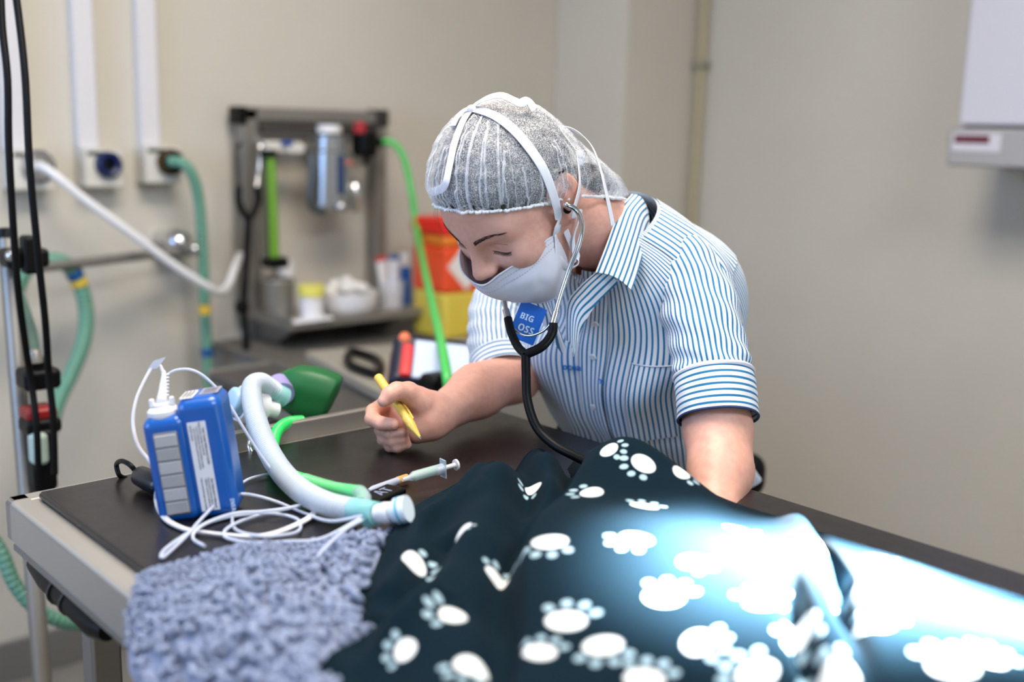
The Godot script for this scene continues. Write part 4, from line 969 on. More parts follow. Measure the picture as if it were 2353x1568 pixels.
func syringe(p: Vector3, q: Vector3, liquid: Color, label: String, full: bool) -> void:
	var x := lookx(p, q - p)
	var l := p.distance_to(q)
	var cl := mat(Color(0.82, 0.88, 0.94, 0.5), 0.26, 0.0, {"transparency": BaseMaterial3D.TRANSPARENCY_ALPHA})
	if full:
		var t := thing("syringe", label, "syringe", p.lerp(q, 0.5))
		part(t, "barrel", MB.new().lathe([[0.0062, l * 0.26], [0.0062, l * 0.80], [0.003, l * 0.88], [0.002, l]], x, 20), cl)
		part(t, "liquid", MB.new().lathe([[0.0, l * 0.40], [0.0055, l * 0.40], [0.0055, l * 0.78], [0.0, l * 0.84]], x, 20), mat(liquid, 0.3))
		part(t, "finger_flange", MB.new().box(x * Vector3(0, l * 0.26, 0), Vector3(0.022, 0.002, 0.012), 0.0006, x.basis), cl)
		part(t, "plunger", MB.new().turned([[0.0, 0.0], [0.0065, 0.0], [0.0065, 0.0025], [0.0028, 0.003], [0.0028, l * 0.4]], x, 16), M.white_plastic)
	else:
		var t := thing("capped_needle", label, "needle", p.lerp(q, 0.5))
		part(t, "sheath", MB.new().lathe([[0.0042, l * 0.25], [0.0036, l * 0.9], [0.002, l], [0.0, l]], x, 18), mat(Color(0.78, 0.80, 0.88, 0.72), 0.26, 0.0, {"transparency": BaseMaterial3D.TRANSPARENCY_ALPHA}))
		part(t, "hub", MB.new().lathe([[0.0, 0.0], [0.0045, 0.0], [0.0045, l * 0.26], [0.0, l * 0.27]], x, 18), mat(liquid, 0.4))

func lut(tab: Array, z: float) -> float:
	if z <= tab[0][0]: return tab[0][1]
	for i in tab.size() - 1:
		if z <= tab[i + 1][0]: return lerpf(tab[i][1], tab[i + 1][1], (z - tab[i][0]) / (tab[i + 1][0] - tab[i][0]))
	return tab[tab.size() - 1][1]

func sm(a: float, b: float, x: float) -> float:
	return smoothstep(a, b, x)

func seg_d(x: float, z: float, ax: float, az: float, bx: float, bz: float) -> float:
	var dx := bx - ax
	var dz := bz - az
	var t := clampf(((x - ax) * dx + (z - az) * dz) / (dx * dx + dz * dz), 0.0, 1.0)
	return sqrt(pow(x - ax - dx * t, 2) + pow(z - az - dz * t, 2))

# how far past the line a-b the point lies, positive to its right side (larger x)
func side_d(x: float, z: float, ax: float, az: float, bx: float, bz: float) -> float:
	var dx := bx - ax
	var dz := bz - az
	var l := sqrt(dx * dx + dz * dz)
	return ((x - ax) * dz - (z - az) * dx) / l

const FLEECE_EDGE := [[-0.895, 0.43], [-0.88, 0.372], [-0.845, 0.340], [-0.80, 0.322], [-0.74, 0.312], [-0.64, 0.312], [-0.5, 0.300], [-0.4, 0.30]]
func fleece_y(x: float, z: float) -> float:
	var over := maxf(0.0, 0.362 - x)
	var y := 0.910 - 0.9 * over - 6.0 * over * over + 0.004 * sin(x * 60.0 + z * 23.0) + 0.003 * sin(z * 71.0)
	y += 0.006 * exp(-pow(seg_d(x, z, 0.40, -0.79, 0.60, -0.80) / 0.03, 2.0)) # soft ridge of the pad
	var lo := lut(FLEECE_EDGE, z)
	y -= 0.012 * exp(-(x - lo) / 0.008) * (1.0 if over == 0.0 else 0.3)
	y -= 0.010 * exp(-(z - fleece_back(x)) / 0.008)
	return maxf(y, 0.9045) if over == 0.0 else y

func fleece_back(x: float) -> float: # the pad's far edge
	return lut([[0.30, -0.86], [0.36, -0.878], [0.42, -0.884], [0.50, -0.862], [0.56, -0.838], [0.64, -0.815]], x)

func fleece() -> void:
	var t := thing("fleece_pad", "blue grey curly fleece pad hanging over the table's left edge", "fleece", Vector3(0.48, 0.9, -0.7))
	var r := []
	for j in 90:
		var z0 := lerpf(-0.885, -0.42, j / 89.0)
		var row := PackedVector3Array()
		for i in 70:
			var lo := lut(FLEECE_EDGE, z0)
			var x := lerpf(lo, 0.64, i / 69.0)
			var z := maxf(z0, fleece_back(x))
			row.append(Vector3(x, minf(fleece_y(x, z) - 0.003, cloth_y(x, z) - 0.008 if x > lut(CLOTH_LEFT, z) + 0.004 else 9.0), z))
		r.append(row)
	var col := mat(Color(0.54, 0.58, 0.68), 0.95, 0.0, {"rim_enabled": true, "rim": 0.2})
	part(t, "backing", MB.new().rows(r, false, 0.0, 0.0), col)
	# curls: bent knobs of wool
	var rng := RandomNumberGenerator.new()
	rng.seed = 77
	var b := MB.new()
	var lock := PackedVector3Array() # one lock: a short tapering coil
	var lr := []
	for k in 15:
		var f := k / 14.0
		var a := f * TAU * 1.35
		lock.append(Vector3(cos(a) * (0.62 - 0.25 * f), -0.7 + 1.25 * f, sin(a) * (0.62 - 0.25 * f)))
		lr.append(0.50 * (1.0 - 0.45 * f) * (0.75 + 0.25 * sin(f * PI)))
	b.tube(lock, lr, 8)
	var xf: Array[Transform3D] = []
	var zc := -0.895
	while zc < -0.43:
		var near := sm(-0.86, -0.72, zc)
		var step := lerpf(0.0058, 0.0130, near)
		var xc := lut(FLEECE_EDGE, zc) - 0.004
		while xc < 0.63:
			xc += step * rng.randf_range(0.8, 1.2)
			var z := zc + rng.randf_range(-0.4, 0.4) * step
			var x := xc + rng.randf_range(-0.25, 0.25) * step
			if x > lut(CLOTH_LEFT, z) + 0.006 or z < fleece_back(x) - 0.002: continue
			var lo := lut(FLEECE_EDGE, z)
			var y := fleece_y(maxf(x, lo), z)
			var s := step * rng.randf_range(0.46, 0.74)
			var bs := Basis.from_euler(Vector3(rng.randf_range(-0.7, 0.7), rng.randf() * TAU, rng.randf_range(-0.7, 0.7))).scaled(Vector3(s, s * rng.randf_range(0.9, 1.5), s * rng.randf_range(0.7, 1.1)))
			xf.append(Transform3D(bs, Vector3(x, y + step * rng.randf_range(0.0, 0.55), z) - Vector3(0.48, 0.9, -0.7)))
		zc += step * 0.9
	var mm := MultiMesh.new()
	mm.transform_format = MultiMesh.TRANSFORM_3D
	mm.mesh = b.mesh()
	mm.instance_count = xf.size()
	for i in xf.size(): mm.set_instance_transform(i, xf[i])
	var mi := MultiMeshInstance3D.new()
	mi.name = "wool_curls"
	mi.multimesh = mm
	mi.material_override = col
	mi.set_meta("kind", "stuff")
	t.add_child(mi)

const CLOTH_LEFT := [[-0.90, 0.765], [-0.88, 0.705], [-0.86, 0.655], [-0.84, 0.613], [-0.80, 0.568], [-0.73, 0.500], [-0.675, 0.455], [-0.655, 0.460], [-0.635, 0.392], [-0.57, 0.368], [-0.5, 0.345], [0.0, 0.33]]
func cloth_y(x: float, z: float) -> float:
	var lo := lut(CLOTH_LEFT, z)
	var el := sm(-0.005, 0.08, x - lo)
	var er := sm(0.0, 0.10, 0.945 - x)
	var eb := sm(0.0, 0.05, z + 0.905)
	var e := el * er * eb
	var y := 0.9045 + 0.010 * sm(0.0, 0.02, x - lo) * sm(0.0, 0.03, 0.945 - x) * sm(0.0, 0.02, z + 0.905)
	# the animal beneath
	y += e * 0.034 * exp(-pow((x - 0.67) / 0.135, 2.0)) * (0.9 + 0.1 * sin(z * 9.0)) * (0.3 + 0.7 * sm(-0.80, -0.60, z))
	y += e * 0.016 * exp(-pow((x - 0.66) / 0.10, 2.0) - pow((z + 0.30) / 0.13, 2.0))
	y += er * 0.049 * exp(-pow((x - 0.855) / 0.070, 2.0) - pow((z + 0.725) / 0.066, 2.0))
	y += eb * 0.016 * exp(-pow(seg_d(x, z, 0.70, -0.808, 0.83, -0.835) / 0.030, 2.0))
	y -= 0.008 * exp(-pow(seg_d(x, z, 0.84, -0.845, 0.80, -0.775) / 0.018, 2.0))
	# the top layer ends along a fold; left of it lie the bunched folds
	var s := -side_d(x, z, 0.77, -0.752, 0.418, -0.474) + 0.012 * sin(z * 22.0)
	y += 0.017 * sm(-0.006, 0.004, -s) * eb * er
	var left := sm(0.0, 0.02, s) * el
	var w := side_d(x, z, 0.67, -0.80, 0.47, -0.55) + 0.02 * sin(x * 19.0 + z * 11.0)
	y += left * (0.024 * pow(absf(cos(w * 36.0 + 0.7 * sin(z * 17.0))), 1.5) - 0.010 + 0.002 * sin(x * 60.0 - z * 40.0))
	y -= left * 0.014 * exp(-pow((s - 0.012) / 0.012, 2.0))
	y += sm(0.0, 0.02, x - lo) * 0.013 * exp(-pow(minf(seg_d(x, z, 0.625, -0.80, 0.50, -0.69), seg_d(x, z, 0.625, -0.80, 0.74, -0.860)) / 0.012, 2.0)) # rolled edge
	y -= 0.022 * exp(-pow(seg_d(x, z, 0.60, -0.735, 0.50, -0.66) / 0.014, 2.0)) * el
	y += el * 0.016 * exp(-pow(seg_d(x, z, 0.50, -0.63, 0.41, -0.605) / 0.014, 2.0))
	# creases over the body
	var c1 := side_d(x, z, 0.831, -0.478, 0.605, -0.32) + 0.006 * sin(x * 30.0)
	y -= er * 0.026 * exp(-pow(c1 / 0.008, 2.0)) * sm(0.55, 0.72, x)
	y += er * 0.014 * exp(-pow((c1 + 0.022) / 0.014, 2.0)) * sm(0.5, 0.7, x)
	var c2 := side_d(x, z, 0.78, -0.53, 0.588, -0.335) + 0.008 * sin(x * 24.0)
	y -= er * 0.016 * exp(-pow(c2 / 0.007, 2.0)) * sm(-0.45, -0.37, z) 
	y += er * 0.003 * sin(x * 34.0 + z * 52.0) * sm(0.74, 0.86, x)
	y -= er * 0.016 * exp(-pow((x - 0.90) / 0.014, 2.0) - pow((z + 0.33) / 0.02, 2.0))
	y += er * 0.006 * exp(-pow((x - 0.90) / 0.03, 2.0) - pow((z + 0.29) / 0.03, 2.0))
	if x < 0.36: y -= (0.36 - x) * 0.8
	return y

const PAWS := [[0.612, -0.613, 2.57, 1.15], [0.750, -0.695, -2.10, 1.05], [0.757, -0.633, -0.51, 1.00], [0.662, -0.560, -3.01, 1.15], [0.762, -0.791, -3.06, 0.80], [0.824, -0.693, -2.97, 1.05], [0.817, -0.735, 1.01, 0.90], [0.911, -0.882, 0.00, 0.80], [0.549, -0.719, 0.38, 1.15], [0.584, -0.647, -0.62, 0.90], [0.493, -0.596, -2.44, 1.00], [0.442, -0.588, -2.34, 0.75], [0.459, -0.534, 2.88, 1.00], [0.613, -0.728, 2.16, 0.80], [0.537, -0.518, -0.45, 1.15], [0.601, -0.479, -0.27, 1.15], [0.531, -0.475, 2.32, 1.05], [0.571, -0.423, 1.07, 1.00], [0.637, -0.414, -0.83, 1.10], [0.623, -0.376, 2.83, 1.10], [0.772, -0.463, -0.45, 1.10], [0.698, -0.417, -0.11, 1.00], [0.872, -0.454, 2.00, 0.80], [0.792, -0.353, -0.62, 1.00], [0.640, -0.275, -0.75, 1.15], [0.667, -0.265, -0.06, 0.90], [0.767, -0.292, -0.98, 1.10], [0.853, -0.666, 0.92, 0.90], [0.795, -0.554, 1.58, 1.00], [0.654, -0.337, -0.19, 1.00], [0.835, -0.412, 2.93, 1.00], [0.588, -0.324, -1.34, 1.10], [0.566, -0.370, -1.50, 1.10], [0.520, -0.427, -0.32, 1.00], [0.658, -0.498, 1.29, 1.00], [0.497, -0.504, -0.44, 0.90]] # PAWS_DATA

func blanket() -> void:
	var nx := 230
	var nz := 330
	var r := []
	for j in nz:
		var z := lerpf(-0.905, 0.03, float(j) / (nz - 1))
		var lo := lut(CLOTH_LEFT, z)
		var hi := 0.945 if z > -0.82 else 0.945 - (-0.82 - z) * 0.9
		var row := PackedVector3Array()
		for i in nx:
			var x := lerpf(lo, hi, float(i) / (nx - 1))
			row.append(Vector3(x, cloth_y(x, z), z))
		r.append(row)
	# texture coordinates: metres on the table, measured from the far left
	var b := MB.new()
	b.rows(r, false, 0.0, 0.0)
	for i in b.v.size(): b.uv[i] = Vector2(b.v[i].x - 0.2, b.v[i].z + 0.95)
	# print: white paws on navy
	var px := 2048
	var im := Image.create(px, px, false, Image.FORMAT_RGB8)
	im.fill(Color(0.045, 0.112, 0.148))
	# a blob at offset o (metres along the cloth) from the paw's middle; g is the slope of the cloth there
	var blob := func(c: Vector2, g: Vector2, o: Vector2, ax: Vector2, a: float, bb: float, tint: Color) -> void:
		var ay := Vector2(-ax.y, ax.x)
		var gl := g.length()
		var gd := g / gl if gl > 0.001 else Vector2.RIGHT
		var st := sqrt(1.0 + gl * gl)
		var oc := c + o - gd * o.dot(gd) * (1.0 - 1.0 / st)
		var R := int(ceil(maxf(a, bb) * px * 1.05)) + 2
		var cx := int(oc.x * px)
		var cy := int(oc.y * px)
		for yy in range(maxi(0, cy - R), mini(px, cy + R + 1)):
			for xx in range(maxi(0, cx - R), mini(px, cx + R + 1)):
				var d := Vector2(xx + 0.5, yy + 0.5) / px - oc
				d += gd * d.dot(gd) * (st - 1.0)
				var q := sqrt(pow(d.dot(ax) / a, 2.0) + pow(d.dot(ay) / bb, 2.0))
				if q < 1.06: im.set_pixel(xx, yy, im.get_pixel(xx, yy).lerp(tint, clampf((1.06 - q) / 0.12, 0.0, 1.0)))
	for p in PAWS:
		var c := Vector2(p[0] - 0.2, p[1] + 0.95)
		var g := Vector2(cloth_y(p[0] + 0.012, p[1]) - cloth_y(p[0] - 0.012, p[1]), cloth_y(p[0], p[1] + 0.012) - cloth_y(p[0], p[1] - 0.012)) / 0.024
		var f := Vector2(cos(p[2]), sin(p[2])) # towards the toes
		var s: float = p[3]
		blob.call(c, g, Vector2.ZERO, Vector2(-f.y, f.x), 0.0140 * s, 0.0112 * s, Color(0.93, 0.94, 0.93))
		for k in 4:
			var d := f.rotated((k - 1.5) * 0.62)
			blob.call(c, g, d * 0.0202 * s, d, 0.0046 * s, 0.0039 * s, Color(0.62, 0.72, 0.76))
	var t := thing("paw_print_blanket", "dark navy fleece blanket with white paw prints draped over the lying animal", "blanket", Vector3(0.65, 0.9, -0.45))
	part(t, "cloth", b, mat(Color(1, 1, 1), 0.9, 0.0, {"metallic_specular": 0.15, "rim_enabled": true, "rim": 0.03, "albedo_texture": ImageTexture.create_from_image(im)}))
	# rolled hem along the left edge gives the fleece its thickness
	var hem := PackedVector3Array()
	for j in range(0, nz, 3): hem.append(r[j][1] + Vector3(0.001, -0.001, 0))
	part(t, "hem", MB.new().tube(hem, 0.0042, 10), mat(Color(0.045, 0.112, 0.148), 0.9, 0.0, {"metallic_specular": 0.15}))

# ---- signed distance modelling of the body ----
const HEAD_T := Vector3(0.9064, 1.2157, -0.9759)
const HEAD_B := Basis(Vector3(0.0324, -0.0316, 0.999), Vector3(-0.7424, 0.6684, 0.0453), Vector3(-0.6691, -0.7431, -0.0018)) # her left, up, forward
func head_at(p: Vector3) -> Vector3: return HEAD_T + HEAD_B * p

static func smin(a: float, b: float, k: float) -> float:
	var h := maxf(k - absf(a - b), 0.0) / k
	return minf(a, b) - h * h * k * 0.25

static func cap_d(p: Vector3, a: Vector3, b: Vector3, ra: float, rb: float) -> float:
	var ab := b - a
	var t := clampf((p - a).dot(ab) / ab.length_squared(), 0.0, 1.0)
	return p.distance_to(a + ab * t) - lerpf(ra, rb, t)

static func ell_d(p: Vector3, c: Vector3, r: Vector3) -> float:
	var q := p - c
	var k0 := (q / r).length()
	var k1 := (q / (r * r)).length()
	return k0 * (k0 - 1.0) / maxf(k1, 1e-6)

# surface nets of a distance field inside a box
func nets(f: Callable, lo: Vector3, hi: Vector3, cell: float) -> MB:
	var B := 6
	var n := Vector3i(((hi - lo) / cell).ceil()) + Vector3i.ONE
	var nb := (n + Vector3i(B - 1, B - 1, B - 1)) / B
	n = nb * B + Vector3i.ONE
	var d := PackedFloat32Array()
	d.resize(n.x * n.y * n.z)
	d.fill(9.0)
	var live := []
	var sx := n.y * n.z
	var reach := cell * B * 0.88 + cell * 1.5
	for bi in nb.x:
		for bj in nb.y:
			for bk in nb.z:
				var c := lo + (Vector3(bi, bj, bk) + Vector3(0.5, 0.5, 0.5)) * B * cell
				if absf(f.call(c)) > reach: continue
				live.append(Vector3i(bi, bj, bk))
				for i in range(bi * B, bi * B + B + 1):
					for j in range(bj * B, bj * B + B + 1):
						for k in range(bk * B, bk * B + B + 1):
							var at := i * sx + j * n.z + k
							if d[at] == 9.0: d[at] = f.call(lo + Vector3(i, j, k) * cell)
	var mb := MB.new()
	var id := PackedInt32Array()
	id.resize(d.size())
	id.fill(-1)
	var off: Array[Vector3i] = []
	for c in 8: off.append(Vector3i(c & 1, (c >> 1) & 1, c >> 2))
	for b in live:
		for i in range(b.x * B, b.x * B + B):
			for j in range(b.y * B, b.y * B + B):
				for k in range(b.z * B, b.z * B + B):
					var at := i * sx + j * n.z + k
					var v0 := d[at]
					var v1 := d[at + sx]
					var v2 := d[at + n.z]
					var v3 := d[at + sx + n.z]
					var v4 := d[at + 1]
					var v5 := d[at + sx + 1]
					var v6 := d[at + n.z + 1]
					var v7 := d[at + sx + n.z + 1]
					var neg := int(v0 < 0) + int(v1 < 0) + int(v2 < 0) + int(v3 < 0) + int(v4 < 0) + int(v5 < 0) + int(v6 < 0) + int(v7 < 0)
					if neg == 0 or neg == 8: continue
					var vs := [v0, v1, v2, v3, v4, v5, v6, v7]
					var s := Vector3.ZERO
					var m := 0
					for e in [[0, 1], [2, 3], [4, 5], [6, 7], [0, 2], [1, 3], [4, 6], [5, 7], [0, 4], [1, 5], [2, 6], [3, 7]]:
						var a: float = vs[e[0]]
						var bb: float = vs[e[1]]
						if (a < 0) != (bb < 0):
							s += Vector3(off[e[0]]).lerp(Vector3(off[e[1]]), a / (a - bb))
							m += 1
					id[at] = mb.add(lo + (Vector3(i, j, k) + s / m) * cell)
	for b in live:
		for i in range(b.x * B, b.x * B + B):
			for j in range(b.y * B, b.y * B + B):
				for k in range(b.z * B, b.z * B + B):
					var at := i * sx + j * n.z + k
					var v0 := d[at]
					for ax in 3:
						var st: int = [sx, n.z, 1][ax]
						var v1 := d[at + st]
						if (v0 < 0) == (v1 < 0): continue
						var u: int = [n.z, 1, sx][ax]
						var w: int = [1, sx, n.z][ax]
						if at - u - w < 0: continue
						var q0 := id[at]
						var q1 := id[at - u]
						var q2 := id[at - u - w]
						var q3 := id[at - w]
						if q0 < 0 or q1 < 0 or q2 < 0 or q3 < 0: continue
						if v0 < 0: mb.quad(q0, q1, q2, q3)
						else: mb.quad(q3, q2, q1, q0)
	return mb

# ---- head, in its own axes: x her left, y up, z forward, metres from between the ears ----
func head_d(p: Vector3) -> float:
	var ax := absf(p.x)
	var m := Vector3(ax, p.y, p.z)
	var d := ell_d(p, Vector3(0, 0.047, -0.004), Vector3(0.071, 0.075, 0.083))
	d = smin(d, ell_d(p, Vector3(0, 0.030, 0.036), Vector3(0.063, 0.070, 0.052)), 0.03)
	d = smin(d, ell_d(p, Vector3(0, -0.030, 0.040), Vector3(0.056, 0.050, 0.047)), 0.03)
	d = smin(d, ell_d(p, Vector3(0, -0.072, 0.058), Vector3(0.034, 0.026, 0.034)), 0.03)
	d = smin(d, cap_d(m, Vector3(0.055, -0.02, 0.005), Vector3(0.036, -0.070, 0.045), 0.016, 0.016), 0.03) # jaw
	d = smin(d, ell_d(m, Vector3(0.040, -0.008, 0.064), Vector3(0.022, 0.018, 0.020)), 0.025) # cheekbone
	d = smin(d, cap_d(m, Vector3(0.008, 0.034, 0.081), Vector3(0.044, 0.037, 0.066), 0.009, 0.008), 0.018) # brow
	d = -smin(-d, ell_d(m, Vector3(0.031, 0.014, 0.095), Vector3(0.019, 0.012, 0.016)), 0.012) # eye hollow
	d = smin(d, ell_d(m, Vector3(0.0315, 0.015, 0.0685), Vector3(0.0150, 0.0120, 0.0130)), 0.004) # lids over the eyeball
	d = smin(d, cap_d(p, Vector3(0, 0.028, 0.083), Vector3(0, -0.0085, 0.1065), 0.0066, 0.0098), 0.014) # nose
	d = smin(d, ell_d(m, Vector3(0.0105, -0.0115, 0.0985), Vector3(0.0082, 0.0072, 0.0095)), 0.006)
	d = -smin(-d, cap_d(m, Vector3(0.0075, -0.023, 0.100), Vector3(0.007, -0.012, 0.098), 0.0036, 0.0022), 0.002)
	d = smin(d, ell_d(p, Vector3(0, -0.048, 0.086), Vector3(0.022, 0.007, 0.010)), 0.008) # lips
	# ears
	var e := m - Vector3(0.0765, 0.019, -0.009)
	e = Vector3(e.x * 0.90 + e.z * 0.42, e.y, e.z * 0.90 - e.x * 0.42) # turned outward at the back
	var ear := ell_d(e, Vector3.ZERO, Vector3(0.0065, 0.031, 0.0185))
	ear = -smin(-ear, ell_d(e, Vector3(0.0075, 0.004, 0.003), Vector3(0.0075, 0.020, 0.0105)), 0.003)
	ear = smin(ear, ell_d(e, Vector3(0.002, -0.001, 0.004), Vector3(0.004, 0.011, 0.005)), 0.004)
	d = smin(d, ear, 0.006)
	# top of the neck
	d = smin(d, cap_d(p, Vector3(0, -0.03, -0.022), NECK_BASE, 0.049, 0.054), 0.03)
	return d
const NECK_BASE := Vector3(0.02, -0.144, -0.062)

var bones := []
func body_d(p: Vector3) -> float:
	var d := 9.0
	for b in bones:
		d = smin(d, cap_d(p, b[0], b[1], b[2], b[3]), b[4])
	return d

func on_face(x: float, y: float, lift := 0.0) -> Vector3:
	var p := Vector3(x, y, 0.14)
	for k in 60:
		var d := head_d(p)
		if d < 0.0002: break
		p.z -= d * 0.8
	return head_at(p + Vector3(0, 0, lift))

# a ribbon of given width lying flat against what it wraps: c is the middle of that
func ribbon(path: PackedVector3Array, width: float, c: Vector3, thick := 0.0005, twist := 0.0) -> MB:
	var a := PackedVector3Array()
	var rows_ := []
	for i in path.size():
		var t := (path[mini(i + 1, path.size() - 1)] - path[maxi(i - 1, 0)]).normalized()
		var o := (path[i] - c)
		o = (o - t * o.dot(t)).normalized()
		if twist != 0.0: o = o.rotated(t, twist * i / path.size())
		var s := t.cross(o) * width * 0.5
		rows_.append(PackedVector3Array([path[i] - s + o * thick, path[i] - s * 0.5 + o * thick * 1.4, path[i] + s * 0.5 + o * thick * 1.4, path[i] + s + o * thick, path[i] + s - o * thick, path[i] - s - o * thick]))
	return MB.new().rows(rows_, true, 0.0, 0.0)

func skin_material() -> StandardMaterial3D:
	return mat(Color(0.88, 0.675, 0.60), 0.48, 0.0, {"albedo_texture": noise_tex(51, 0.02, Color(0.93, 0.89, 0.88), Color(1.0, 1.0, 1.0), 512, 5), "uv1_triplanar": true, "uv1_scale": Vector3(9, 9, 9), "subsurf_scatter_enabled": true, "subsurf_scatter_strength": 0.12})

func person() -> void:
	var t := thing("person", "person in a striped shirt, hair net and face mask bending over the table", "person", Vector3(1.2, 0.0, -0.98))
	var skin := skin_material()
	# body below the head: world coordinates
	var neck := head_at(NECK_BASE)
	var SL := Vector3(1.0911, 1.1331, -0.8698)
	var EL := Vector3(1.0345, 0.9526, -0.7564)
	var FL := Vector3(1.0011, 0.9144, -0.7244)
	var WL := Vector3(0.944, 0.8768, -0.688)
	var SR := Vector3(1.0714, 1.0752, -1.1698)
	var ER := Vector3(1.0081, 0.9608, -1.0939)
	var MR := Vector3(0.9225, 0.9532, -1.0736)
	var WR := Vector3(0.8288, 0.9407, -1.0416)
	bones = [
		[neck, Vector3(1.10, 1.11, -0.972), 0.050, 0.060, 0.04],
		[Vector3(1.11, 1.09, -0.975), Vector3(1.19, 0.93, -0.985), 0.062, 0.068, 0.05],
		[Vector3(1.19, 0.93, -0.985), Vector3(1.20, 0.78, -1.01), 0.068, 0.08, 0.05],
		[Vector3(1.11, 1.10, -0.92), SL, 0.040, 0.028, 0.04], [SL, EL, 0.030, 0.0375, 0.03], [EL, FL, 0.0395, 0.0350, 0.02], [FL, WL, 0.0350, 0.026, 0.02],
		[Vector3(1.11, 1.10, -1.03), SR, 0.038, 0.026, 0.04], [SR, ER, 0.028, 0.0365, 0.03], [ER, MR, 0.0375, 0.0345, 0.02], [MR, WR, 0.0345, 0.0240, 0.02],
		[Vector3(1.20, 0.78, -0.95), Vector3(1.22, 0.45, -0.94), 0.07, 0.052, 0.04], [Vector3(1.22, 0.45, -0.94), Vector3(1.28, 0.06, -0.94), 0.05, 0.034, 0.02],
		[Vector3(1.20, 0.78, -1.08), Vector3(1.22, 0.45, -1.10), 0.07, 0.052, 0.04], [Vector3(1.22, 0.45, -1.10), Vector3(1.28, 0.06, -1.10), 0.05, 0.034, 0.02],
		[WL, WL + Vector3(-0.05, -0.012, 0.035), 0.024, 0.018, 0.02], [WL + Vector3(-0.05, -0.012, 0.035), WL + Vector3(-0.10, -0.015, 0.06), 0.014, 0.008, 0.012],
	]
	var body := nets(body_d, Vector3(0.72, 0.0, -1.24), Vector3(1.46, 1.24, -0.60), 0.0105)
	# head on a finer grid
	var hm := nets(head_d, Vector3(-0.095, -0.15, -0.125), Vector3(0.095, 0.14, 0.13), 0.0029)
	body.join(hm.moved(Transform3D(HEAD_B, HEAD_T)))
	body.join(right_hand(WR, MR))
	var bm := part(t, "body", body, skin)
	face_details(t)
	hair_and_cap(t)
	face_mask(t)
	shirt(t)
	# trousers
	var tm := mat(Color(0.035, 0.045, 0.10), 0.8)
	var tr := MB.new()
	tr.tube(curve([Vector3(1.20, 0.90, -1.01), Vector3(1.20, 0.84, -1.012), Vector3(1.205, 0.76, -1.015), Vector3(1.21, 0.70, -1.015)], 4), [0.105, 0.107, 0.11, 0.112, 0.116, 0.12, 0.122, 0.122, 0.12, 0.118, 0.115, 0.11, 0.10], 32, true, 1.28, Vector3(0, 0, 1))
	for s in [-1, 1]:
		tr.tube(curve([Vector3(1.205, 0.78, -1.015 + s * 0.068), Vector3(1.225, 0.45, -1.02 + s * 0.085), Vector3(1.275, 0.08, -1.02 + s * 0.09)], 6), [0.105, 0.10, 0.095, 0.09, 0.085, 0.08, 0.075, 0.072, 0.07, 0.07, 0.07, 0.07, 0.07], 24)
	part(t, "trousers", tr, tm)
	for s in [-1, 1]:
		var f := Vector3(1.26, 0.0, -1.02 + s * 0.09)
		part(t, "shoe", MB.new().rbox(f + Vector3(-0.04, 0.035, 0), Vector3(0.26, 0.07, 0.095), 0.032, 4), mat(Color(0.85, 0.85, 0.86), 0.5))

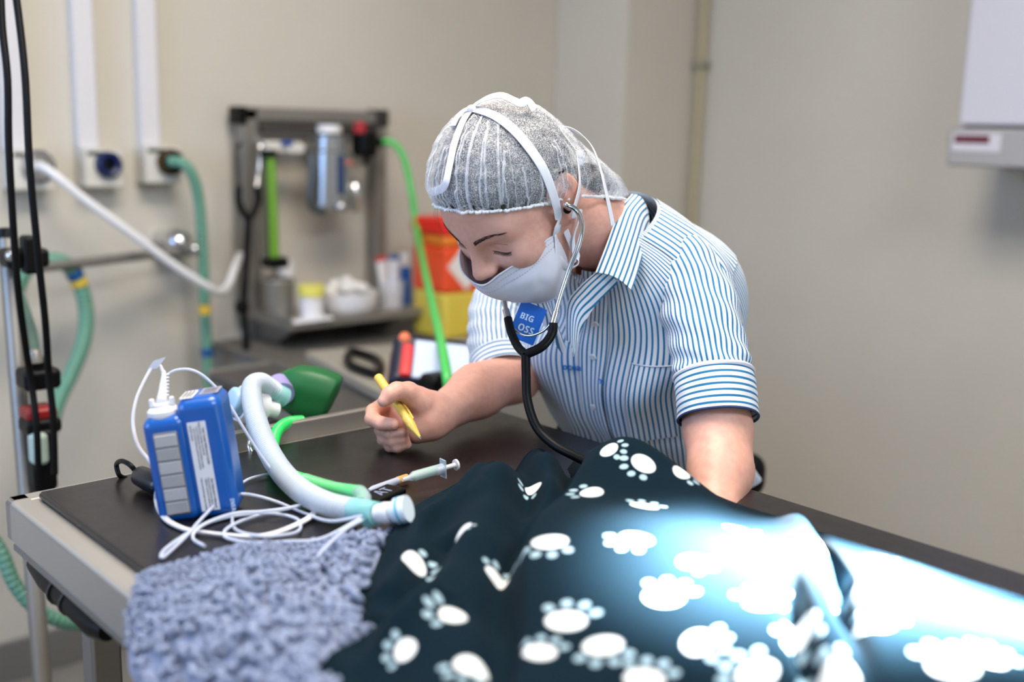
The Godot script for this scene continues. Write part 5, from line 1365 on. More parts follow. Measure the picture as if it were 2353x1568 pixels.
# right hand closed loosely round a pen; joints measured in the room
func right_hand(wr: Vector3, fore: Vector3) -> MB:
	var ch := [] # [points, radii]
	ch.append([[Vector3(0.8575, 0.9426, -1.0517), Vector3(0.8288, 0.9407, -1.0416), Vector3(0.8151, 0.943, -1.0464)], [0.0255, 0.0235, 0.0240]])
	# palm: rays from the wrist to each knuckle
	var k1 := Vector3(0.8027, 0.9571, -1.0975)
	var k2 := Vector3(0.7983, 0.9411, -1.1027)
	var k3 := Vector3(0.7965, 0.9279, -1.0954)
	var k4 := Vector3(0.7964, 0.9182, -1.0819)
	ch.append([[Vector3(0.8212, 0.9502, -1.0482), Vector3(0.8139, 0.9537, -1.0752), k1], [0.0200, 0.0165, 0.0115]])
	ch.append([[Vector3(0.8229, 0.9426, -1.0502), Vector3(0.8131, 0.9422, -1.0785), k2], [0.0205, 0.0165, 0.0115]])
	ch.append([[Vector3(0.8196, 0.9361, -1.0459), Vector3(0.8115, 0.9318, -1.0716), k3], [0.0195, 0.0165, 0.0110]])
	ch.append([[Vector3(0.8166, 0.9318, -1.042), Vector3(0.8065, 0.9242, -1.0603), k4], [0.0180, 0.0155, 0.0100]])
	# heel of the thumb
	ch.append([[Vector3(0.8178, 0.9533, -1.0412), Vector3(0.8012, 0.9656, -1.0431)], [0.0200, 0.0165]])
	ch.append([[Vector3(0.8119, 0.9344, -1.036), Vector3(0.7977, 0.9265, -1.0442)], [0.0180, 0.0150]])
	# fingers: knuckle, middle joint, last joint, tip
	var fin := [
		[[k1, Vector3(0.77, 0.9446, -1.0964), Vector3(0.7555, 0.9411, -1.0785), Vector3(0.7542, 0.9399, -1.0572), Vector3(0.7613, 0.9416, -1.0415)], [0.0108, 0.0096, 0.0092, 0.0086, 0.0076]],
		[[k2, Vector3(0.7806, 0.9269, -1.0959), Vector3(0.767, 0.9259, -1.0749), Vector3(0.7663, 0.9264, -1.0536), Vector3(0.7738, 0.9306, -1.0367)], [0.0104, 0.0092, 0.0086, 0.0080, 0.0072]],
		[[k3, Vector3(0.7792, 0.9139, -1.0882), Vector3(0.7665, 0.9142, -1.0695), Vector3(0.7677, 0.9161, -1.0509), Vector3(0.7754, 0.9208, -1.0369)], [0.0098, 0.0084, 0.0078, 0.0073, 0.0066]],
		[[k4, Vector3(0.7792, 0.906, -1.075), Vector3(0.7693, 0.907, -1.0595), Vector3(0.7713, 0.9088, -1.0457), Vector3(0.7782, 0.914, -1.0352)], [0.0088, 0.0074, 0.0069, 0.0065, 0.0058]]]
	var thumb := [[Vector3(0.8026, 0.9641, -1.0413), Vector3(0.7855, 0.9778, -1.044), Vector3(0.7684, 0.9819, -1.0443), Vector3(0.757, 0.9794, -1.043), Vector3(0.7483, 0.9724, -1.0436)], [0.0165, 0.0130, 0.0112, 0.0100, 0.0078]]
	var lo := Vector3(9, 9, 9)
	var hi := -lo
	for c in ch + fin + [thumb]:
		for p in c[0]:
			lo = lo.min(p); hi = hi.max(p)
	var f := func(p: Vector3) -> float:
		var d := 9.0
		for c in ch:
			for i in c[0].size() - 1: d = smin(d, cap_d(p, c[0][i], c[0][i + 1], c[1][i], c[1][i + 1]), 0.012)
		for c in fin:
			var g := 9.0
			for i in c[0].size() - 1: g = smin(g, cap_d(p, c[0][i], c[0][i + 1], c[1][i], c[1][i + 1]), 0.003)
			d = smin(d, g, 0.0012)
		var g := 9.0
		for i in 4: g = smin(g, cap_d(p, thumb[0][i], thumb[0][i + 1], thumb[1][i], thumb[1][i + 1]), 0.004)
		return smin(d, g, 0.006)
	return nets(f, lo - Vector3(0.025, 0.025, 0.025), hi + Vector3(0.025, 0.025, 0.025), 0.0024)

func face_details(t: Node3D) -> void:
	var dark := mat(Color(0.20, 0.13, 0.10), 0.7)
	var rng := RandomNumberGenerator.new()
	rng.seed = 12
	for s in [1.0, -1.0]:
		var brow := MB.new()
		for k in 120:
			var f := pow(rng.randf(), 1.25)
			var x := lerpf(0.012, 0.050, f)
			var y := 0.0335 + 0.0075 * sin(f * 2.3) + rng.randf_range(-0.0030, 0.0030) * (1.0 - 0.75 * f)
			var a := on_face(x * s, y, 0.0004)
			var b := on_face((x + 0.0060) * s, y + lerpf(0.0035, -0.0010, f), 0.0012)
			brow.tube(PackedVector3Array([a, a.lerp(b, 0.5), b]), [0.00022, 0.0002, 0.00006], 5, false)
		part(t, "eyebrow", brow, dark)
		var lash := MB.new()
		for k in 22:
			var f := k / 21.0
			var x := lerpf(0.0195, 0.0450, f)
			var y := 0.0085 - 0.0028 * sin(f * PI)
			var a := on_face(x * s, y, 0.0002)
			var fw := HEAD_B * Vector3(s * lerpf(-0.2, 0.55, f), -0.75, 0.75)
			lash.tube(PackedVector3Array([a, a + fw * 0.0024, a + fw * 0.0046 + HEAD_B * Vector3(0, 0.0012, 0)]), [0.00032, 0.00025, 0.0001], 5, false)
		var line := PackedVector3Array()
		for k in 16:
			var f := k / 15.0
			line.append(on_face(lerpf(0.0175, 0.0465, f) * s, 0.0088 - 0.0028 * sin(f * PI), 0.0002))
		lash.tube(line, 0.00035, 6)
		part(t, "eyelashes", lash, dark)
		var crease := PackedVector3Array()
		for k in 16:
			var f := k / 15.0
			crease.append(on_face(lerpf(0.0185, 0.0450, f) * s, 0.0185 + 0.0040 * sin(f * PI), -0.0001))
		part(t, "eyelid_fold", MB.new().tube(crease, 0.0004, 5), mat(Color(0.56, 0.36, 0.30), 0.6))
	# a few strands over the forehead
	var str := MB.new()
	for k in 3:
		var a := head_at(Vector3(-0.040 + 0.003 * k, 0.074, 0.074))
		str.tube(curve([a, a + Vector3(-0.003, -0.012, 0.0), a + Vector3(-0.001 + 0.002 * k, -0.024 - 0.004 * k, 0.002)], 4), 0.00014, 4, false)
	part(t, "forehead_hair", str, mat(Color(0.12, 0.075, 0.05), 0.55))

const CAP_C := Vector3(0, 0.048, 0.002)
const CAP_R := Vector3(0.085, 0.088, 0.094)
func cap_point(th: float, f: float) -> Vector3: # f = 0 at the elastic edge, 1 at the crown
	var A := Vector3(0, 0.784, -0.62)
	var E := Vector3(0, 0.62, 0.784)
	var ps := f * PI / 2
	var p := Vector3(0, 0.0135, 0.0015) + E * (0.008 + cos(th) * 0.104 * cos(ps)) + Vector3(sin(th) * 0.087 * cos(ps), 0, 0) + A * 0.134 * sin(ps)
	var q := p - CAP_C
	var on := CAP_C + q / (q / CAP_R).length()
	return on

func hair_and_cap(t: Node3D) -> void:
	# hair: a dark shell over the skull with a knot at the nape
	var hf := func(p: Vector3) -> float:
		var d := ell_d(p, Vector3(0, 0.049, -0.003), Vector3(0.0760, 0.0795, 0.0860))
		d = minf(d, head_d(p) - 0.0028)
		var cut := -((p - Vector3(0, 0.0135, 0.0015)).dot(Vector3(0, 0.784, -0.62)) - 0.004 + 0.003 * smoothstep(0.040, 0.060, absf(p.x)))
		d = maxf(d, cut)
		if p.y > -0.02 and p.z > -0.045: d = maxf(d, 0.026 - Vector2(p.y - 0.017, p.z + 0.009).length()) if absf(p.x) > 0.06 else d # free of the ears
		d = smin(d, ell_d(p, Vector3(0.022, -0.064, -0.078), Vector3(0.030, 0.032, 0.030)), 0.025)
		return d + 0.0011 * sin(p.x * 420.0 + 3.0 * sin(p.y * 60.0)) 
	var hm: MB = nets(hf, Vector3(-0.09, -0.11, -0.135), Vector3(0.09, 0.145, 0.10), 0.0036)
	part(t, "hair", hm.moved(Transform3D(HEAD_B, HEAD_T)), mat(Color(0.085, 0.06, 0.05), 0.45, 0.0, {"rim_enabled": true, "rim": 0.2}))
	# thin non-woven cap
	var nz := FastNoiseLite.new()
	nz.seed = 8
	nz.frequency = 1.0
	var NU := 360
	var NV := 64
	var r := []
	var edge := PackedVector3Array()
	for j in NV + 1:
		var f := float(j) / NV
		var row := PackedVector3Array()
		for i in NU:
			var th := TAU * i / NU
			var p := cap_point(th, f * 0.995)
			var out := (p - CAP_C).normalized()
			var gather := exp(-f / 0.30)
			var w := nz.get_noise_2d(cos(th) * 9.0 + 20.0, sin(th) * 9.0) 
			var w2 := nz.get_noise_2d(cos(th) * 26.0 - 7.0, sin(th) * 26.0)
			var pl := pow(1.0 - absf(w2), 5.0) * 0.0042 * gather + w * 0.004 * gather + 0.003 * nz.get_noise_3d(p.x * 55.0, p.y * 55.0, p.z * 55.0)
			var tight := 0.0075 * exp(-pow(f / 0.07, 2.0))
			# slack bag over the knot at the nape
			var db := wrapf(th - (PI - 0.34), -PI, PI)
			var bag := exp(-pow(db / 0.72, 2.0)) * exp(-pow(maxf(f - 0.05, 0.0) / 0.24, 2.0))
			p += out * (pl - tight * (1.0 - 0.6 * bag)) + Vector3(0.024, -0.082, -0.044) * bag * (1.0 - 0.4 * absf(w))
			row.append(head_at(p))
		r.append(row)
		if j == 0: edge = row
	var im := Image.create(512, 512, false, Image.FORMAT_RGBA8)
	var fn := FastNoiseLite.new()
	fn.seed = 31
	fn.frequency = 0.07
	fn.fractal_octaves = 3
	var gn := FastNoiseLite.new()
	gn.seed = 32
	gn.frequency = 0.02
	for y in 512:
		for x in 512:
			var v := 0.25 + 0.66 * fn.get_noise_2d(x * 1.0, y * 0.8) + 0.14 * gn.get_noise_2d(x, y)
			im.set_pixel(x, y, Color(1, 1, 1, clampf(v, 0.06, 0.95)))
	# single stray fibres
	var rng := RandomNumberGenerator.new()
	rng.seed = 9
	for k in 420:
		var q := Vector2(rng.randf() * 512, rng.randf() * 512)
		var dir := Vector2.from_angle(rng.randf() * TAU)
		for s in rng.randi_range(14, 40):
			q += dir
			dir = dir.rotated(rng.randf_range(-0.12, 0.12))
			im.set_pixel(posmod(int(q.x), 512), posmod(int(q.y), 512), Color(1, 1, 1, 0.95))
	var fab := mat(Color(0.93, 0.94, 0.96), 0.8, 0.0, {"albedo_texture": ImageTexture.create_from_image(im), "transparency": BaseMaterial3D.TRANSPARENCY_ALPHA, "uv1_scale": Vector3(16, 16, 1)})
	var cap := part(t, "hair_net_cap", MB.new().rows(r, true, 0.0, 0.0), fab, "translucent white non-woven cap")
	# pressed pleats: doubled cloth running up from the elastic
	var pleats := MB.new()
	for k in 84:
		var th := rng.randf() * TAU
		var i0 := int(th / TAU * NU)
		var len := rng.randi_range(8, 42)
		var lean := rng.randf_range(-0.25, 0.25)
		var path := PackedVector3Array()
		for j in range(1, len):
			var i := posmod(i0 + int(j * lean), NU)
			var p: Vector3 = r[j][i]
			path.append(p + (p - head_at(CAP_C)).normalized() * 0.0009)
		if path.size() > 4: pleats.join(ribbon(path, rng.randf_range(0.0008, 0.0032), head_at(CAP_C), 0.0002))
	part(cap, "pleat_folds", pleats, mat(Color(0.93, 0.94, 0.96, 0.25), 0.8, 0.0, {"transparency": BaseMaterial3D.TRANSPARENCY_ALPHA}))
	var el := PackedVector3Array()
	var er := []
	for i in NU + 1:
		var p := edge[i % NU]
		el.append(p + (p - head_at(CAP_C)).normalized() * (0.0006 + 0.0007 * sin(i * 1.9)))
		er.append(0.0019 + 0.0004 * sin(i * 2.3))
	part(cap, "elastic_edge", MB.new().tube(el, er, 8, false), mat(Color(0.88, 0.885, 0.90), 0.8))

func face_mask(t: Node3D) -> void:
	var top := [Vector3(0.067, -0.016, 0.030), Vector3(0.0625, -0.008, 0.054), Vector3(0.049, -0.009, 0.078), Vector3(0.027, -0.0125, 0.1000), Vector3(0.003, -0.0190, 0.1170), Vector3(-0.024, -0.008, 0.1135), Vector3(-0.042, 0.000, 0.093), Vector3(-0.060, -0.008, 0.066), Vector3(-0.068, -0.018, 0.036)]
	var bot := [Vector3(0.065, -0.068, 0.040), Vector3(0.067, -0.074, 0.064), Vector3(0.053, -0.084, 0.078), Vector3(0.029, -0.089, 0.086), Vector3(0.004, -0.089, 0.087), Vector3(-0.018, -0.085, 0.085), Vector3(-0.038, -0.076, 0.078), Vector3(-0.056, -0.064, 0.068), Vector3(-0.062, -0.060, 0.040)]
	var tp := curve(top, 8)
	var bp := curve(bot, 8)
	var nz := FastNoiseLite.new()
	nz.seed = 61
	nz.frequency = 22.0
	var rows_ := []
	var inner := []
	var n := tp.size()
	for j in 21:
		var f := j / 20.0
		var ro := PackedVector3Array()
		var ri := PackedVector3Array()
		for i in n:
			var s := absf(i / (n - 1.0) - 0.5) * 2.0
			var p := tp[i].lerp(bp[i], f)
			var out := Vector3(p.x * 0.8, p.y * 0.3 + 0.01, p.z - 0.02).normalized()
			var bul := 0.0105 * sin(PI * f) * (1.0 - 0.75 * pow(s, 3.0))
			var w := nz.get_noise_3d(p.x, p.y, p.z) * 0.0035 * sin(PI * f)
			var seam := 0.0012 * exp(-pow((f - 0.10) / 0.02, 2.0)) + 0.0012 * exp(-pow((f - 0.20) / 0.02, 2.0))
			p += out * (bul + w - seam)
			# the side edge is drawn in to a curved opening at the cheek
			ro.append(head_at(p))
			ri.append(head_at(p - out * 0.0013))
		rows_.append(ro)
		inner.append(ri)
	var mk := MB.new().rows(rows_, false, 0.0, 0.0).rows(inner, false, 0.0, 0.0, true)
	var white := mat(Color(0.90, 0.89, 0.92), 0.75, 0.0, {"backlight_enabled": true, "backlight": Color(0.45, 0.45, 0.46), "heightmap_enabled": true, "heightmap_texture": noise_tex(63, 0.08, Color.BLACK, Color.WHITE), "heightmap_scale": 0.02, "uv1_triplanar": true, "uv1_scale": Vector3(30, 30, 30)})
	var m := part(t, "face_mask", mk, white)
	var rim := PackedVector3Array(rows_[0])
	part(m, "top_binding", MB.new().tube(rim, 0.0013, 8, true), white)
	part(m, "bottom_binding", MB.new().tube(PackedVector3Array(rows_[20]), 0.0011, 8, true), white)
	# stitch marks along the nose strip
	var st := MB.new()
	for i in range(2, n - 2):
		for row in [2, 4]:
			var p: Vector3 = rows_[row][i]
			var q: Vector3 = rows_[row][i + 1]
			var out := (p - head_at(Vector3(0, -0.03, 0.03))).normalized() * 0.0006
			st.tube(PackedVector3Array([p + out, p.lerp(q, 0.45) + out]), 0.0004, 5)
	part(m, "stitches", st, mat(Color(0.70, 0.70, 0.76), 0.7))
	# side bindings running on into the tapes
	var tape := mat(Color(0.90, 0.90, 0.925), 0.7)
	var hc := head_at(CAP_C)
	var c0: Vector3 = rows_[0][0]
	var c1: Vector3 = rows_[20][0]
	part(m, "side_binding", ribbon(curve([c0, Vector3(0.9031, 1.1566, -0.9081), Vector3(0.9139, 1.1414, -0.9044), Vector3(0.9296, 1.1408, -0.9044), Vector3(0.9348, 1.1496, -0.9043), Vector3(0.9248, 1.164, -0.9046), Vector3(0.9102, 1.1851, -0.9034)], 6), 0.0085, hc), tape)
	part(m, "upper_tape", ribbon(even(curve([c0, Vector3(0.8944, 1.1913, -0.9012), Vector3(0.8946, 1.2028, -0.9008), Vector3(0.8726, 1.2279, -0.8876), Vector3(0.8562, 1.2565, -0.8876), Vector3(0.8422, 1.2803, -0.8968), Vector3(0.8317, 1.3009, -0.9136), Vector3(0.8245, 1.3149, -0.9355), Vector3(0.8207, 1.3214, -0.9577), Vector3(0.8208, 1.3233, -0.9757)], 8), 0.004), 0.0118, hc), tape)
	part(m, "upper_tape", ribbon(even(curve([Vector3(0.8199, 1.3237, -0.9731), Vector3(0.8042, 1.3091, -0.9694), Vector3(0.787, 1.2836, -0.9633), Vector3(0.7784, 1.257, -0.9614), Vector3(0.7763, 1.2347, -0.9678), Vector3(0.8073, 1.2217, -1.0326), Vector3(0.8482, 1.201, -1.0506), Vector3(0.8848, 1.1815, -1.0464)], 8), 0.004), 0.0098, hc), tape)
	part(m, "bow_loop", ribbon(even(curve([Vector3(0.8192, 1.3232, -0.9737), Vector3(0.8223, 1.3292, -0.9668), Vector3(0.8255, 1.3351, -0.9539), Vector3(0.834, 1.3388, -0.9397), Vector3(0.8429, 1.3338, -0.9286), Vector3(0.8498, 1.3302, -0.9243), Vector3(0.86, 1.3335, -0.9224), Vector3(0.8667, 1.324, -0.9174)], 8), 0.004), 0.0100, hc, 0.0005, 0.5), tape)
	part(m, "bow_loop", ribbon(even(curve([Vector3(0.8176, 1.3232, -0.9718), Vector3(0.8136, 1.321, -0.9795), Vector3(0.8046, 1.3129, -0.9809), Vector3(0.7979, 1.303, -0.9804)], 6), 0.004), 0.010, hc), tape)
	part(m, "knot", MB.new().ball(Vector3(0.8177, 1.3232, -0.9704), Vector3(0.006, 0.0045, 0.006), Basis.IDENTITY, 12, 8), tape)
	var k2 := Vector3(0.9271, 1.2757, -0.9059)
	part(m, "lower_tape", ribbon(even(curve([Vector3(0.9293, 1.1465, -0.9043), Vector3(0.9222, 1.1744, -0.9016), Vector3(0.9251, 1.2041, -0.8948), Vector3(0.907, 1.2069, -0.8882), Vector3(0.9156, 1.2371, -0.8883), Vector3(0.9217, 1.2593, -0.8969), k2], 8), 0.004), 0.0105, hc), tape)
	part(m, "bow_loop", ribbon(even(curve([k2, Vector3(0.9315, 1.2889, -0.9261), Vector3(0.9336, 1.3014, -0.9414), Vector3(0.9404, 1.3037, -0.9357), Vector3(0.9439, 1.297, -0.9169), Vector3(0.9489, 1.2821, -0.9015), Vector3(0.9493, 1.2571, -0.8876), Vector3(0.951, 1.2319, -0.8793), Vector3(0.956, 1.2089, -0.8756), Vector3(0.9602, 1.1923, -0.8742)], 8), 0.004), 0.0095, hc, 0.0005, 0.4), tape)
	part(m, "bow_loop", ribbon(even(curve([k2, Vector3(0.9425, 1.274, -0.9121), Vector3(0.9491, 1.2766, -0.9136), Vector3(0.9424, 1.2664, -0.9102), Vector3(0.9304, 1.2655, -0.9071)], 6), 0.004), 0.009, hc), tape)

var stripe: ImageTexture
func striped(scale: float, tint := Color(1, 1, 1)) -> StandardMaterial3D:
	if stripe == null:
		var im := Image.create(64, 16, false, Image.FORMAT_RGB8)
		for x in 64:
			var f := x / 64.0
			var e := smoothstep(0.30, 0.34, f) * (1.0 - smoothstep(0.66, 0.70, f))
			for y in 16: im.set_pixel(x, y, Color(0.865, 0.875, 0.90).lerp(Color(0.09, 0.42, 0.60), e))
		stripe = ImageTexture.create_from_image(im)
	return mat(tint, 0.82, 0.0, {"albedo_texture": stripe, "uv1_scale": Vector3(scale, scale, 1), "rim_enabled": true, "rim": 0.15})

const SPINE := [Vector3(1.238, 0.80, -0.995), Vector3(1.215, 0.865, -0.994), Vector3(1.182, 0.945, -0.990), Vector3(1.145, 1.025, -0.984), Vector3(1.115, 1.09, -0.972), Vector3(1.085, 1.135, -0.968), Vector3(1.062, 1.168, -0.965), Vector3(1.045, 1.190, -0.963)]
const HALF := [0.145, 0.132, 0.138, 0.152, 0.162, 0.152, 0.112, 0.070]
const FRONT := [0.125, 0.125, 0.135, 0.130, 0.108, 0.085, 0.068, 0.060]
const BACK := [0.085, 0.08, 0.08, 0.085, 0.082, 0.072, 0.060, 0.056]

func spine(x: float) -> Vector3:
	x = clampf(x, 0.0, SPINE.size() - 1.001)
	var i := int(x)
	return (SPINE[i] as Vector3).cubic_interpolate(SPINE[i + 1], SPINE[maxi(i - 1, 0)], SPINE[mini(i + 2, SPINE.size() - 1)], x - i)

# point on the shirt's torso: f 0 hem .. 1 neck, a = angle from the front, positive to her left
func torso(f: float, a: float, lift := 0.0) -> Vector3:
	var x := clampf(f, 0.0, 1.0) * (SPINE.size() - 1)
	var i := mini(int(x), SPINE.size() - 2)
	var k := x - i
	var i0 := maxi(i - 1, 0)
	var i3 := mini(i + 2, SPINE.size() - 1)
	var c := spine(x)
	var up := (spine(x + 0.35) - spine(x - 0.35)).normalized()
	var lf := Vector3(0.12, 0.03, 0.99)
	lf = (lf - up * lf.dot(up)).normalized()
	var fr := up.cross(lf) # towards her front
	if fr.x > 0: fr = -fr
	var h: float = cubic_interpolate(HALF[i], HALF[i + 1], HALF[i0], HALF[i3], k)
	var b: float = cubic_interpolate(FRONT[i], FRONT[i + 1], FRONT[i0], FRONT[i3], k) if cos(a) > 0 else cubic_interpolate(BACK[i], BACK[i + 1], BACK[i0], BACK[i3], k)
	var ca := cos(a)
	var sa := sin(a)
	var e := pow(pow(absf(ca), 2.3) + pow(absf(sa), 2.3), -1.0 / 2.3)
	# bust and cloth folds
	var bust := 0.020 * exp(-pow((f - 0.44) / 0.14, 2.0)) * (exp(-pow((a - 0.55) / 0.38, 2.0)) + exp(-pow((a + 0.55) / 0.38, 2.0)))
	var fold := 0.0045 * sin(a * 11.0 + 9.0 * f + 2.0 * sin(f * 7.0)) * smoothstep(0.75, 0.2, f) + 0.004 * sin((f * 3.0 - a * 0.8) * 8.0) * smoothstep(0.2, 0.5, f) * smoothstep(1.0, 0.7, f)
	fold += 0.004 * sin(f * 40.0 + 5.0 * a) * exp(-pow((f - 0.22) / 0.12, 2.0))
	var r := 1.0
	return c + (fr * ca * b + lf * sa * h) * e * r + (fr * ca + lf * sa).normalized() * (bust + fold + lift)

func loft_sleeve(pts: Array, rad: Array, flat: float, wr: float, cut := 0.0, n := 40, seg := 10) -> Array:
	var p := curve(pts, seg)
	var rr := []
	var out := []
	var t0 := (p[1] - p[0]).normalized()
	var nn := t0.cross(Vector3.UP).normalized()
	for i in p.size():
		var t := (p[mini(i + 1, p.size() - 1)] - p[maxi(i - 1, 0)]).normalized()
		nn = (nn - t * nn.dot(t)).normalized()
		var b := t.cross(nn)
		var x := float(i) / (p.size() - 1) * (rad.size() - 1)
		var k := mini(int(x), rad.size() - 2)
		var r := lerpf(rad[k], rad[k + 1], x - k)
		var f := float(i) / (p.size() - 1)
		var ring := PackedVector3Array()
		for s in n:
			var a := TAU * s / n
			var w := wr * (sin(f * 46.0 + 2.6 * sin(a + 1.0) + 3.0 * a) * smoothstep(0.25, 0.6, f) + 0.6 * sin(f * 21.0 + 2.0 * sin(a * 2.0)) + 0.5 * sin(a * 5.0 + f * 6.0))
			ring.append(p[i] + (nn * cos(a) * flat + b * sin(a)) * (r + w) + t * cut * cos(a - 0.6) * f)
		out.append(ring)
	return out

func shirt(t: Node3D) -> void:
	var cloth := striped(1.0 / 0.0070)
	var rows_ := []
	var NF := 90
	var NA := 140
	for j in NF + 1:
		var f := float(j) / NF
		var ring := PackedVector3Array()
		for i in NA:
			var a := TAU * i / NA - PI
			var p := torso(f, a)
			# neck opening dips in front
			if f > 0.80: p += Vector3(0.0, -0.045, 0.0) * exp(-pow(a / 0.5, 2.0)) * smoothstep(0.80, 1.0, f)
			ring.append(p)
		rows_.append(ring)
	var b := MB.new().rows(rows_, true, 1.0, 0.0)
	for j in NF + 1: # stripes keep an even pitch round the chest
		for i in NA + 1: b.uv[j * (NA + 1) + i] = Vector2((float(i) / NA - 0.5) * 0.94, float(j) / NF * 0.5)
	var sh := part(t, "shirt", b, cloth)
	# shoulder yoke panel with stripes running to the shoulder, dashed seam
	var yoke := MB.new()
	var yr := []
	for j in 22:
		var f := lerpf(0.66, 0.985, j / 21.0)
		var row := PackedVector3Array()
		for i in 30: row.append(torso(f, lerpf(1.12, 2.6, i / 29.0), 0.0022))
		yr.append(row)
	part(sh, "yoke", yoke.rows(yr, false, 0.0, 0.0, true), striped(1.0 / 0.0072))
	# placket with buttons
	var pr := []
	for j in 70:
		var f := lerpf(0.0, 0.86, j / 69.0)
		var row := PackedVector3Array()
		for i in 9: row.append(torso(f, 0.06 + (i - 4) * 0.030 / 1.0, 0.0034 + 0.001 * (1.0 - pow((i - 4) / 4.0, 4.0))))
		pr.append(row)
	var pl := part(sh, "placket", MB.new().rows(pr, false, 0.0, 0.0, true), striped(1.0 / 0.0070))
	for k in 6:
		var p := torso(0.12 + 0.13 * k, 0.06, 0.0048)
		var o := (p - torso(0.12 + 0.13 * k, 0.06, -0.02)).normalized()
		part(pl, "button", MB.new().lathe([[0.0, 0.0012], [0.0035, 0.0016], [0.0048, 0.0012], [0.005, 0.0], [0.0, -0.001]], lookx(p, o), 16), M.white_plastic)
	# breast pocket on her left
	var pk := []
	for j in 60:
		var f := lerpf(0.30, 0.53, j / 59.0)
		var row := PackedVector3Array()
		for i in 40: row.append(torso(f, lerpf(0.40, 0.80, i / 39.0), 0.0050))
		pk.append(row)
	var po := part(sh, "pocket", MB.new().rows(pk, false, 0.0, 0.0, true), striped(1.0 / 0.0070))
	var hemp := PackedVector3Array()
	for i in 24: hemp.append(torso(0.53, lerpf(0.40, 0.80, i / 23.0), 0.0054))
	part(po, "pocket_hem", MB.new().tube(hemp, 0.0011, 6), mat(Color(0.80, 0.83, 0.89), 0.8))
	# blue stitched lettering on her right front
	for q in [["ocean", 0.47, -0.10, 0.0085], ["m", 0.455, 0.16, 0.0085]]:
		var o := torso(q[1], q[2], 0.0035)
		var ex := (torso(q[1], q[2] + 0.08) - torso(q[1], q[2] - 0.08)).normalized()
		var ey := torso(q[1] + 0.03, q[2]) - torso(q[1] - 0.03, q[2])
		ey = (ey - ex * ey.dot(ex)).normalized()
		part(sh, "stitched_lettering", letters(q[0], q[3], Transform3D(Basis(ex, ey, ex.cross(ey)), o), 0.0012, true), mat(Color(0.08, 0.42, 0.72), 0.7))
	# sleeves
	var left_pts := [Vector3(1.0987, 1.1322, -0.9525), Vector3(1.0989, 1.1358, -0.9187), Vector3(1.0997, 1.1328, -0.8826), Vector3(1.0927, 1.1097, -0.8525), Vector3(1.075, 1.0712, -0.8198), Vector3(1.0595, 1.0331, -0.7935), Vector3(1.052, 1.0113, -0.7808)]
	var ls := loft_sleeve(left_pts, [0.048, 0.050, 0.0525, 0.050, 0.0485, 0.0470, 0.0465], 1.0, 0.0016, 0.0, 48, 12)
	var lb := MB.new().rows(ls, true, 1.0, 0.0)
	for i in lb.uv.size(): lb.uv[i].x = lb.uv[i].x * 0.315
	var sl := part(sh, "sleeve", lb, striped(1.0 / 0.0072))
	var cuff_pts := [Vector3(1.053, 1.0131, -0.7817), Vector3(1.0453, 0.9929, -0.771), Vector3(1.0352, 0.9662, -0.758)]
	var cr := loft_sleeve(cuff_pts, [0.0485, 0.0490, 0.0485], 1.0, 0.0005, 0.0, 48, 8)
	var cb := MB.new().rows(cr, true, 1.0, 0.0)
	for i in cb.uv.size(): cb.uv[i] = Vector2(cb.uv[i].y, cb.uv[i].x)
	part(sl, "cuff", cb, striped(1.0 / 0.0078))
	var rim := cr[0] as PackedVector3Array
	var wb := []
	for q in 4:
		var ring := PackedVector3Array()
		for s in rim.size(): ring.append(rim[s].lerp(cr[2][s], (q - 1.0) * 0.45) + (rim[s] - cuff_pts[0]).normalized() * (0.0016 if q in [1, 2] else 0.0004))
		wb.append(ring)
	part(sl, "cuff_band", MB.new().rows(wb, true, 1.0, 0.0), mat(Color(0.83, 0.83, 0.865), 0.8))
	part(sl, "cuff_hem", MB.new().tube(PackedVector3Array(Array(cr[cr.size() - 1]) + [cr[cr.size() - 1][0]]), 0.0016, 6, false), mat(Color(0.14, 0.22, 0.38), 0.8))
	var right_pts := [Vector3(1.0997, 1.0856, -1.1467), Vector3(1.0639, 1.0609, -1.1591), Vector3(1.0363, 1.0315, -1.1559), Vector3(1.0142, 1.0019, -1.1338), Vector3(1.0005, 0.9756, -1.1117)]
	var rs := loft_sleeve(right_pts, [0.052, 0.052, 0.048, 0.044, 0.043], 1.0, 0.0014, 0.0, 40, 10)
	var rb := MB.new().rows(rs, true, 1.0, 0.0)
	for i in rb.uv.size(): rb.uv[i].x = rb.uv[i].x * 0.29
	var sr := part(sh, "sleeve", rb, striped(1.0 / 0.0072))
	var rc := loft_sleeve([Vector3(1.0027, 0.981, -1.1153), Vector3(0.9916, 0.9627, -1.0957)], [0.0455, 0.0455], 1.0, 0.0003, 0.0, 40, 8)
	var rcb := MB.new().rows(rc, true, 1.0, 0.0)
	for i in rcb.uv.size(): rcb.uv[i] = Vector2(rcb.uv[i].y, rcb.uv[i].x)
	part(sr, "cuff", rcb, striped(1.0 / 0.0075))
	# collar: fallen leaf on her left, stand round the neck, part of the right leaf
	collar_leaf(sh, [Vector3(1.0649, 1.2231, -0.9385), Vector3(1.0306, 1.2069, -0.9269), Vector3(1.0062, 1.1855, -0.916), Vector3(0.9856, 1.16, -0.9087), Vector3(0.9648, 1.1316, -0.9037)], [Vector3(1.0876, 1.2018, -0.9285), Vector3(1.0678, 1.1837, -0.9088), Vector3(1.0407, 1.1588, -0.8911), Vector3(1.0153, 1.1344, -0.8775), Vector3(0.9896, 1.1119, -0.8647)])
